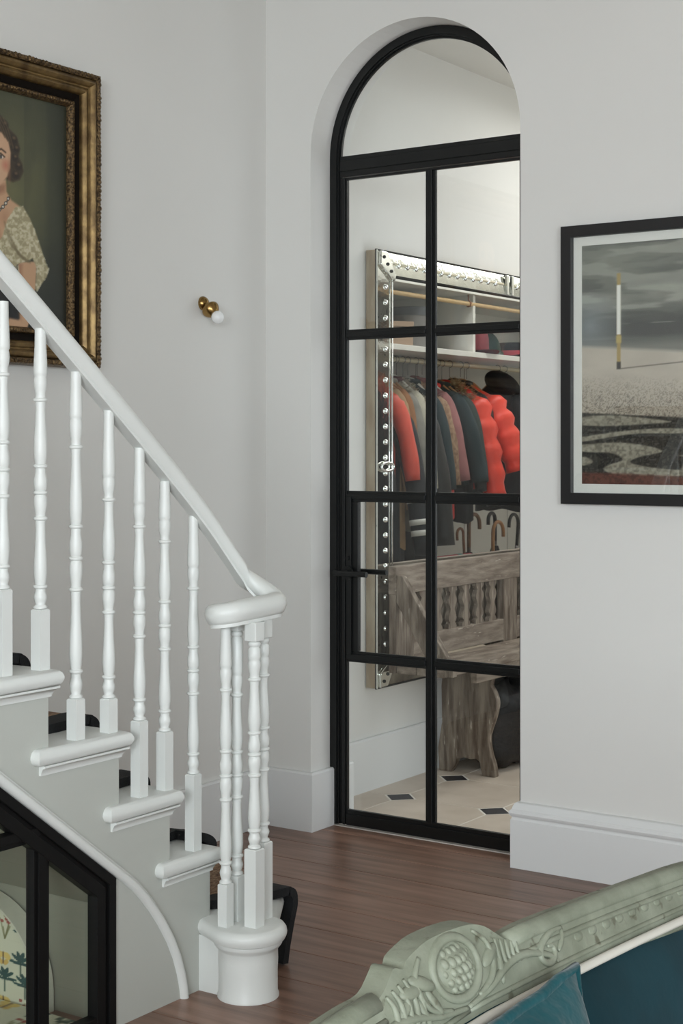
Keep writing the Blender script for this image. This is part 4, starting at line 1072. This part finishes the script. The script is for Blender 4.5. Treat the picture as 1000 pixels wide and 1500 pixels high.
# ================================================================== COAT STORAGE opposite the mirror
WX0, WX1, WY0, WY1 = -2.48, -1.805, 6.70, 10.15
ward = thing('coat_wardrobe', 'white open wardrobe with hat shelf and hanging rail', 'wardrobe', (-2.2, 8.4, 0))
def wpart(mb, name, m=CHESTW, **k):
    o = mb.build(name, m, ward, **k); o.location = (2.2, -8.4, 0); return o
wpart(MB().box(WX1 - .012, WX1, WY0, WY1, 0.0, 2.46), 'back_panel')
for y in (WY0, WY1 - .03): wpart(MB().box(WX0, WX1 - .012, y, y + .03, 0, 2.46), 'side_panel', bevel=.002)
wpart(MB().box(WX0, WX1 - .012, WY0 + .03, WY1 - .03, 2.006, 2.038), 'hat_shelf', bevel=.002)
wpart(MB().box(WX0, WX1 - .012, WY0 + .03, WY1 - .03, 2.388, 2.46), 'top_shelf', bevel=.002)
wpart(MB().box(WX0 + .03, WX1 - .012, 8.24, 8.268, 2.038, 2.388), 'divider', bevel=.002)
wpart(MB().tube([(-2.2, WY0 + .03, 1.98), (-2.2, WY1 - .03, 1.98)], .0155, 14), 'hanging_rail', CREAM, smooth=True)
wpart(MB().tube([(-2.44, WY0 + .03, 2.333), (-2.44, WY1 - .03, 2.333)], .0135, 14), 'upper_rail', PINE, smooth=True)
COPPER = mat('copper_bracket', (150, 100, 82), .4, .8)
for y in (7.2, 8.20, 9.4):
    wpart(MB().tube([(-2.44, y, 2.388), (-2.44, y, 2.356), (-2.458, y, 2.336), (-2.452, y, 2.318), (-2.436, y, 2.316), (-2.424, y, 2.326)], .005, 8), 'rail_hook', COPPER, smooth=True)
for k in range(0, 22, 4): wpart(MB().box(WX1 - .0165, WX1 - .0118, WY0 + .05 + .155 * k, WY0 + .053 + .155 * k, .05, 2.0), 'panel_joint', mat('joint_shadow_paint', (196, 195, 190), .7))
chest = thing('shoe_chest', 'low white chest below the hanging coats', 'chest', (-2.2, 7.6, 0))
MB().box(-.24, .26, -.86, .80, 0, .66).build('body', CHESTW, chest, bevel=.004)
MB().box(-.26, .26, -.88, .82, .66, .69).build('top', CHESTW, chest, bevel=.004)
for k in range(3): MB().box(-.252, -.24, -.84 + .55 * k, -.31 + .55 * k, .04, .64).build('drawer_front', CHESTW, chest, bevel=.003)

# ---- coats
def cloth(name, rgb, rough=.88, var=.12, scale=12, bump=.25, bscale=18, dist=.01, **k): return mat(name, rgb, rough, var=var, scale=scale, bump=bump, bscale=bscale, dist=dist, **k)
ZR = 1.98
def coat(name, label, y, m, length=.78, hw=.20, th=.055, slv=.56, flare=.11, puff=0.0, zs=1.86, collar=None, hood=None, fur=None, tilt=0.0, cuff=None, stripes=None,
         cat='coat', wood=True, patch=None, open_front=False, hm=None, yaw=0.0, hsz=(.05, -.03)):
    """a coat hung across the rail: local x toward the mirror, y along the rail, z up"""
    y = 7.43 + (y - 7.43) * .80
    jr = random.Random(sum(map(ord, label)) * 7); yaw += jr.uniform(-.16, .16); zs += jr.uniform(-.022, .018)
    t = thing(name, label, cat, (-2.2, y, zs), 'coats on the hanging rail', PI + yaw)
    sd = abs(hash(label)) % 97 if False else (sum(map(ord, label)) % 97)
    rn = random.Random(sd); ph = [rn.uniform(0, 6.28) for _ in range(6)]
    def body(u, v):
        a = 2 * PI * u; ca, sa = math.cos(a), math.sin(a)
        s = lambda w, e: math.copysign(abs(w) ** e, w)
        if v < .12: w = .055 + (hw - .055) * math.sin(v / .12 * PI / 2); d = .035 + (th * .8 - .035) * v / .12
        else: w = hw * (1 + .06 * (v - .12)); d = th * (.8 + .55 * (v - .12))
        f = 1 + (.10 * math.sin(3 * a + ph[0]) + .07 * math.sin(5 * a + ph[1] + 2 * v) + .05 * math.sin(9 * a + ph[2])) * min(1, v * 1.6)
        if puff: f *= 1 + puff * (abs(math.sin(v * PI * 6.5)) - .5)
        x = w * s(ca, .85) * (1 + (f - 1) * .35); yy = d * s(sa, .8) * f
        z = -length * v - .30 * abs(x) * max(0, 1 - v / .25) * (1 if v > .02 else .6) + .012 * math.sin(4 * a + ph[3]) * (v > .95)
        return (x + tilt * v * .1, yy, z)
    b = MB().grid(37, 34, body); b.build('body', m, t, smooth=True)
    for sg in (1, -1):
        pts = []; rad = []
        for i in range(15):
            q = i / 14; x = sg * (hw * .78 + (flare if sg > 0 else .03) * q ** .85 + .02 * math.sin(q * 3)); z = -.075 - slv * q - .02; yy = (.012 + .02 * math.sin(2 * q + ph[4])) * (1 if sg > 0 else -1)
            pts.append((x + (tilt * .06 * q), yy - .012 * q, z)); r_ = (.066 - .018 * q) * (th / .055) ** .5
            if i == 0: r_ = .034
            if i == 1: r_ *= .86
            if puff: r_ *= 1.18 * (1 + puff * 1.3 * (abs(math.sin(q * PI * 4.5)) - .5))
            else: r_ *= 1 + .05 * math.sin(q * 11 + ph[5])
            rad.append(r_)
        sl_ = MB().tube(pts, rad, 14).build('sleeve', m, t, smooth=True)
        if cuff:
            e = Vector(pts[-1]); d = (Vector(pts[-1]) - Vector(pts[-3])).normalized()
            MB().tube([e - d * .01, e + d * .02, e + d * .055], [rad[-1] * .86, rad[-1] * .74, rad[-1] * .70], 14).build('cuff', cuff, t, smooth=True)
        if stripes and sg > 0:
            for i, w_ in ((9, .006), (11, .008), (12, .008)):
                e = Vector(pts[i]); d = (Vector(pts[i + 1]) - Vector(pts[i - 1])).normalized()
                MB().tube([e - d * w_ * 2, e, e + d * w_ * 2], [rad[i] * 1.04] * 3, 14).build('sleeve_stripe', stripes, t, smooth=True)
        if patch and sg > 0:
            e = Vector(pts[8]); MB().ball((e.x + .012, e.y - .030, e.z), .05, 12, 8, (.55, .45, 1.1)).build('elbow_patch', patch, t, smooth=True)
    if collar:
        cp = [(.062 * math.cos(k * PI / 8) * 1.1, .045 * math.sin(k * PI / 8), -.005 - .030 * math.cos(k * PI / 8) * .4) for k in range(16)]
        MB().tube(cp, .020, 10, closed=True).build('collar', collar, t, smooth=True)
    if hood:
        def hf(u, v):
            a = 2 * PI * u; p = PI * v
            hz, hc = hsz
            return (.035 + .125 * math.sin(p) * math.cos(a) * (1 + .10 * math.sin(3 * a + 1)), .072 * math.sin(p) * math.sin(a), hc - hz * math.cos(p) - .35 * (.035 + .125 * math.sin(p) * math.cos(a)))
        MB().grid(25, 14, hf).build('hood', hood, t, smooth=True)
    if fur:
        b = MB(); rr = random.Random(sd + 1)
        zone, fm, n_, ln_ = fur
        for _ in range(n_):
            if zone == 'body':
                u, v = rr.random(), rr.uniform(.02, .98); p = Vector(body(u, v)); e = 1e-3; pu = Vector(body(min(1, u + e), v)) - p; pv = Vector(body(u, min(1, v + e))) - p; nn = pv.cross(pu)
                nn = nn.normalized() if nn.length > 0 else Vector((1, 0, 0))
                if nn.dot(Vector((p.x, p.y * 3, 0))) < 0: nn = -nn
            elif zone == 'ruff':
                a = rr.uniform(0, 2 * PI); c_ = Vector((.135 + .085 * math.cos(a), .035 + .040 * math.sin(a), -.068 - .070 * math.cos(a))); nn = Vector((rr.gauss(0, 1), rr.gauss(0, 1), rr.gauss(0, 1))).normalized(); p = c_ + nn * .014
            d = (nn + Vector((rr.gauss(0, .35), rr.gauss(0, .35), rr.gauss(-.5, .35)))).normalized() * ln_ * rr.uniform(.6, 1.3)
            sd_ = d.orthogonal().normalized() * .0035
            k = len(b.v); b.v += [tuple(p - sd_), tuple(p + sd_), tuple(p + d)]; b.f.append((k, k + 1, k + 2))
        me = bpy.data.meshes.new('fur'); me.from_pydata(b.v, [], b.f); me.materials.append(fm)
        o = bpy.data.objects.new('fur', me); COL.objects.link(o); o.parent = t; o['kind'] = 'stuff'
    # hanger: its own thing
    hname = 'wooden' if wood else 'white'
    h = thing('coat_hanger', f'{hname} hanger holding the ' + label.split(' with ')[0].split(' hanging')[0].split(' at ')[0], 'hanger', (-2.2, y, ZR), 'hangers on the rail', PI + yaw)
    dz = zs - ZR
    sh = [(-hw * .86, 0, dz - .105), (-hw * .55, 0, dz - .055), (-.05, 0, dz - .004), (0, 0, dz + .010), (.05, 0, dz - .004), (hw * .55, 0, dz - .055), (hw * .86, 0, dz - .105)]
    MB().tube(smooth_path(sh, 3), .0105, 10).build('shoulder_bar', hm or (HANGW if wood else HANGWHITE), h, smooth=True)
    hk = [(0, 0, dz + .03), (0, 0, -.034)] + [(.019 * math.sin(k), 0, -.0 - .019 * math.cos(k) + .003) for k in [-.0 + .45 * j for j in range(1, 10)]][::1]
    MB().tube([(0, 0, dz + .03), (0, 0, -.024)] + [(.0215 * math.sin(a), 0, -.0215 * math.cos(a) * -1 * -1) for a in [PI * 0.0 + .42 * j for j in range(0, 10)]], .0022, 6).build('hook', STEEL, h, smooth=True)
    return t
CH = (30, 32, 35); NV = (26, 34, 42)
DK = cloth('charcoal_wool', CH); NAVY = cloth('navy_wax_cotton', (24, 29, 38), .6); CORAL = mat('coral_leather', (222, 84, 66), .4, var=.06, scale=20, bump=.2, bscale=20, dist=.006)
CAMEL = cloth('camel_wool', (164, 136, 104)); TAN = cloth('tan_suede', (150, 104, 70)); GREY = cloth('grey_melton', (140, 138, 132)); QUILT = cloth('cream_quilt', (190, 186, 172), bump=.5, bscale=26)
OLIVE = cloth('olive_cotton', (104, 102, 82)); TEAL = cloth('dark_teal_denim', (30, 48, 54)); FURB = mat('brown_fur', (128, 96, 74), .8, scale=40, rgb2=(176, 146, 120)); MAUVE = cloth('mauve_wool', (156, 104, 104))
DGRN = cloth('bottle_green_cord', (38, 52, 50)); RED = mat('red_nylon', (214, 42, 34), .45, var=.06, scale=10, bump=.3, bscale=16, dist=.012); ORED = mat('orange_red_nylon', (232, 62, 40), .42, var=.06, scale=10, bump=.3, bscale=16, dist=.012)
BLK = cloth('black_nylon', (20, 21, 23), .55); FURW = mat('white_fur', (222, 216, 204), .85, scale=40, rgb2=(180, 172, 158)); FURC = mat('cream_fur', (226, 200, 160), .85, scale=40, rgb2=(168, 136, 100)); STR = mat('reflective_tape', (222, 222, 218), .4)
PLUM = cloth('plum_wool', (92, 54, 62))
coat('long_coat', 'long plum collared dark coat with the lowest hem near the mirror end', 7.27, DK, 1.08, collar=PLUM, slv=.60)
coat('leather_jacket', 'coral leather jacket with one sleeve slanting forward', 7.43, CORAL, .62, hw=.19, slv=.50, flare=.15, th=.045, collar=CORAL)
coat('wool_coat', 'long camel wool coat with sleeves reaching below the others', 7.53, CAMEL, 1.0, slv=.68, flare=.11, th=.05, collar=CAMEL)
coat('suede_jacket', 'tan suede jacket with a brown collar', 7.595, TAN, .66, th=.04, slv=.50, collar=TAN)
coat('wool_coat', 'grey wool coat with a dark elbow patch', 7.67, GREY, .88, th=.05, slv=.60, flare=.12, collar=GREY, patch=DK)
coat('quilted_jacket', 'cream quilted jacket with a pale collar', 7.755, QUILT, .74, th=.05, slv=.56, flare=.12, collar=PLUM, wood=False)
coat('parka', 'black parka with a white fur ruff', 7.84, BLK, .86, th=.06, slv=.60, fur=('ruff', FURW, 1400, .034))
coat('long_coat', 'long navy waxed coat with white banded sleeve', 7.49, NAVY, 1.14, th=.075, slv=.86, flare=.19, stripes=STR, zs=1.80)
coat('long_coat', 'bulky black long coat hanging lowest of all', 7.80, BLK, 1.16, hw=.23, th=.085, slv=.8, flare=.15, zs=1.80)
coat('raincoat', 'long olive cotton raincoat with narrow sleeves', 7.93, OLIVE, .92, th=.05, slv=.70, flare=.14, collar=OLIVE)
coat('denim_jacket', 'dark teal denim jacket with white hanger showing', 8.00, TEAL, .64, slv=.56, flare=.14, th=.05, collar=TEAL, wood=False)
coat('fur_coat', 'shaggy brown fur coat with wooden hanger above', 8.115, FURB, .80, th=.06, slv=.52, flare=.10, fur=('body', FURB, 5200, .030), collar=FURB)
coat('wool_coat', 'mauve wool coat with wide cuffs', 8.205, MAUVE, .70, th=.045, slv=.52, flare=.14, collar=MAUVE, wood=False)
coat('rain_jacket', 'red rain jacket with its hem showing under the navy jackets', 8.29, RED, .82, hw=.18, th=.04, slv=.40, flare=.0, collar=RED)
coat('chore_jacket', 'dark navy chore jacket with loose sleeves', 8.335, TEAL, .62, th=.06, slv=.52, flare=.16, collar=DK)
coat('cord_jacket', 'bottle green corduroy jacket with ribbed cuffs', 8.435, DGRN, .64, th=.055, slv=.52, flare=.14, collar=DGRN, cuff=DK)
coat('wool_coat', 'charcoal wool coat with zip hem beside the orange puffer', 8.50, DK, .84, th=.06, slv=.40, flare=.02, collar=DK)
coat('puffer_jacket', 'orange red puffer parka with a cream fur ruff', 8.62, ORED, .66, hw=.20, th=.075, slv=.62, flare=.16, puff=.30, cuff=BLK, fur=('ruff', FURC, 1700, .034), hood=RED)
coat('fleece_jacket', 'black fleece jacket with long sleeves between the two puffers', 8.79, BLK, .70, th=.05, slv=.62, flare=.10, hood=None, collar=BLK)
coat('puffer_jacket', 'short red puffer jacket with lifted bulky sleeve', 8.885, ORED, .58, th=.075, slv=.46, flare=.20, puff=.28, hm=HANGW)
coat('hooded_jacket', 'dark navy jacket with a raised hood', 9.40, NAVY, .78, th=.06, slv=.60, hood=NAVY, zs=1.90, hsz=(.085, -.005))
coat('anorak', 'black anorak with hem above the umbrellas', 9.52, BLK, .80, th=.06, slv=.56)

# ---- hats and boxes on the shelf (z 2.038)
ZSH = 2.039
hb = thing('hat_box', 'grey drum hat box on the wardrobe shelf', 'hat box', (-2.30, 7.76, ZSH))
GB = mat('grey_card', (128, 126, 124), .8); TB = mat('tan_card', (170, 146, 126), .8)
MB().lathe([(.135, 0), (.135, .19)], 0, 0, 32).build('drum', GB, hb, smooth=40); MB().lathe([(.139, .19), (.139, .235), (.134, .24)], 0, 0, 32).build('lid', mat('slate_card', (96, 100, 104), .8), hb, smooth=40)
tb_ = thing('gift_box', 'small tan box beside the grey hat box', 'box', (-2.34, 7.54, ZSH), rz=.5)
MB().box(-.07, .07, -.07, .07, 0, .11).build('body', TB, tb_, bevel=.003); MB().box(-.074, .074, -.074, .074, .112, .142).build('lid', TB, tb_, bevel=.003)
dbx = thing('storage_box', 'dark flat storage box on the shelf behind the hat box', 'box', (-2.10, 7.9, ZSH)); MB().box(-.12, .12, -.2, .2, 0, .12).build('body', DK, dbx, bevel=.006); MB().box(-.125, .125, -.205, .205, .121, .15).build('lid', DK, dbx, bevel=.006)
def hat(name, label, y, x, m, r=.14, rb=.20, h=.13, band=None, tilt=0.0, bend=.02):
    t = thing(name, label, 'hat', (x, y, ZSH), 'hats on the wardrobe shelf')
    def br(u, v):
        a = 2 * PI * u; q = r * .7 + (rb - r * .7) * v
        return (q * math.cos(a), q * math.sin(a), .018 + bend * (.5 + .5 * math.cos(2 * a)) * v * v - .014 * v)
    b = MB().grid(41, 8, br); b.grid(41, 8, lambda u, v: (br(u, v)[0], br(u, v)[1], br(u, v)[2] - .005)); b.build('brim', m, t, smooth=True)
    MB().lathe([(r, .004), (r * .99, .03), (r * .97, h * .6), (r * .90, h * .88), (r * .72, h), (r * .3, h * .93), (.002, h * .90)], 0, 0, 30, 1.1, .9).build('crown', m, t, smooth=True)
    if band: MB().lathe([(r * 1.012, .012), (r * 1.008, .046)], 0, 0, 30, 1.1, .9).build('hat_band', band, t, smooth=40)
    return t
MAR = cloth('maroon_felt', (124, 52, 58), .95); GRNF = cloth('bottle_felt', (32, 56, 50), .95); PINKR = mat('pink_ribbon', (196, 74, 88), .6); BLKF = cloth('black_felt', (24, 26, 28), .95)
hat('felt_hat', 'maroon felt hat with rolled brim on the shelf', 8.42, -2.30, MAR, .135, .205, .165)
hat('felt_hat', 'black felt hat with a pink ribbon at the shelf end', 8.95, -2.32, BLKF, .125, .21, .10, PINKR)
gc = thing('wool_beanie', 'dark green knitted cap heaped behind the maroon hat', 'hat', (-2.20, 8.72, ZSH), 'hats on the wardrobe shelf')
MB().grid(33, 16, lambda u, v: ((.155 * math.cos(PI / 2 * v) ** .6 if v < 1 else 0) * math.cos(2 * PI * u) * (1 + .05 * math.sin(10 * PI * u)), (.17 * math.cos(PI / 2 * v) ** .6 if v < 1 else 0) * math.sin(2 * PI * u) * (1 + .05 * math.sin(10 * PI * u)), .175 * math.sin(PI / 2 * v))).build('crown', GRNF, gc, smooth=True)
MB().tube([(.152 * math.cos(k * PI / 12), .165 * math.sin(k * PI / 12), .022) for k in range(24)], .022, 10, closed=True).build('turned_up_edge', GRNF, gc, smooth=True)

# ---- umbrellas in a stand
UX, UY = -2.34, 8.66
us_ = thing('umbrella_stand', 'dark wicker umbrella stand under the coats', 'umbrella stand', (UX, UY, 0))
WICK = mat('dark_wicker', (70, 52, 38), .8, var=.3, scale=60, bump=.8, bscale=90, dist=.01)
st_ = MB().lathe([(.20, 0), (.22, .3), (.235, .60)], 0, 0, 32, .8, 1.25); st_.lathe([(.19, .012), (.21, .3), (.225, .60)], 0, 0, 32, .8, 1.25)
st_.f = [f for f in st_.f if not (len(f) > 4 and all(st_.v[i][2] > .59 for i in f))]
st_.build('basket', WICK, us_, smooth=40); MB().tube([(.8 * .23 * math.cos(k * PI / 16), 1.25 * .23 * math.sin(k * PI / 16), .60) for k in range(32)], .012, 8, closed=True).build('rim', WICK, us_, smooth=True)
def umbrella(name, label, y, x, top, hmat, cmat, lean=(0, 0), cr=.055, r_=.0105, turn=1, canopy=.10, cl=.34, nodes=False):
    """crook-handled umbrella; crook opens toward -y (turn=-1) or +y"""
    t = thing(name, label, 'umbrella', (x, y - .12, .02), 'umbrellas in the stand'); H = top - .02
    t.rotation_euler = (lean[0], lean[1], 0)
    pts = [(0, 0, H - cr - .16), (0, 0, H - cr - .06), (0, 0, H - cr)] + [(0, turn * (cr - cr * math.cos(a)), H - cr + cr * math.sin(a)) for a in [PI * k / 10 for k in range(1, 11)]] + [(0, turn * 2 * cr, H - cr - .03)]
    rr = [r_ * (1.12 if (nodes and i % 2) else 1) for i in range(len(pts))]
    MB().tube(pts, rr, 12).build('crook_handle', hmat, t, smooth=True)
    z1 = H - cr - .15
    if canopy:
        cv = MB().grid(31, 14, lambda u, v: ((.012 + canopy * .42 * math.sin(PI * min(1, v * 1.25 + .03)) ** .8) * (1 + .22 * math.cos(8 * 2 * PI * u)) * math.cos(2 * PI * u), (.012 + canopy * .42 * math.sin(PI * min(1, v * 1.25 + .03)) ** .8) * (1 + .22 * math.cos(8 * 2 * PI * u)) * math.sin(2 * PI * u), z1 - .02 - cl * 1.6 * v))
        cv.build('furled_canopy', cmat, t, smooth=True); MB().tube([(0, 0, z1 + .012), (0, 0, z1 - .03)], .0125, 12).build('collar_band', STEEL, t, smooth=True)
    MB().tube([(0, 0, .0), (0, 0, .1), (0, 0, H - cr - .15)], [.004, .006, .0065], 10).build('shaft', STEEL if canopy else hmat, t, smooth=True)
    return t
BAM = mat('bamboo', (134, 90, 62), .45, var=.2, scale=40); BRN = mat('chestnut_handle', (122, 84, 50), .35, var=.12, scale=20); TANW = mat('malacca_handle', (172, 124, 78), .35, var=.1, scale=20); BLH = mat('black_handle', (18, 18, 19), .3)
TART = mat('red_tartan_cloth', (86, 34, 34), .8, scale=60, rgb2=(150, 96, 84)); UBLK = mat('black_umbrella_cloth', (20, 19, 20), .6)
umbrella('bamboo_cane', 'thin knotted bamboo cane with a small crook', 8.52, -2.34, .965, BAM, UBLK, (.10, 0), .038, .008, -1, 0, nodes=True)
umbrella('crook_umbrella', 'black umbrella with a chestnut crook handle', 8.57, -2.30, 1.035, BRN, UBLK, (.0, 0), .068, .0125, 1)
umbrella('crook_umbrella', 'red tartan umbrella with a pale malacca crook', 8.70, -2.40, .985, TANW, TART, (.0, 0), .068, .0115, 1, .13)
umbrella('crook_umbrella', 'slim black umbrella with an upright black crook', 9.00, -2.25, 1.03, BLH, UBLK, (.0, 0), .045, .0125, -1)
umbrella('crook_umbrella', 'black umbrella leaning outward with a black crook', 9.02, -2.34, 1.02, BLH, UBLK, (-.14, 0), .062, .011, -1, .13)
rm = thing('rolled_mat', 'pink rolled mat with a teal end on the chest', 'mat', (-2.40, 8.02, .750))
MB().tube([(0, -.20, 0), (0, .26, 0)], .058, 20).build('roll', mat('pink_foam', (188, 84, 96), .7), rm, smooth=40); MB().tube([(0, .10, 0), (0, .15, 0)], .060, 20).build('strap', mat('teal_strap', (70, 140, 136), .7), rm, smooth=40)
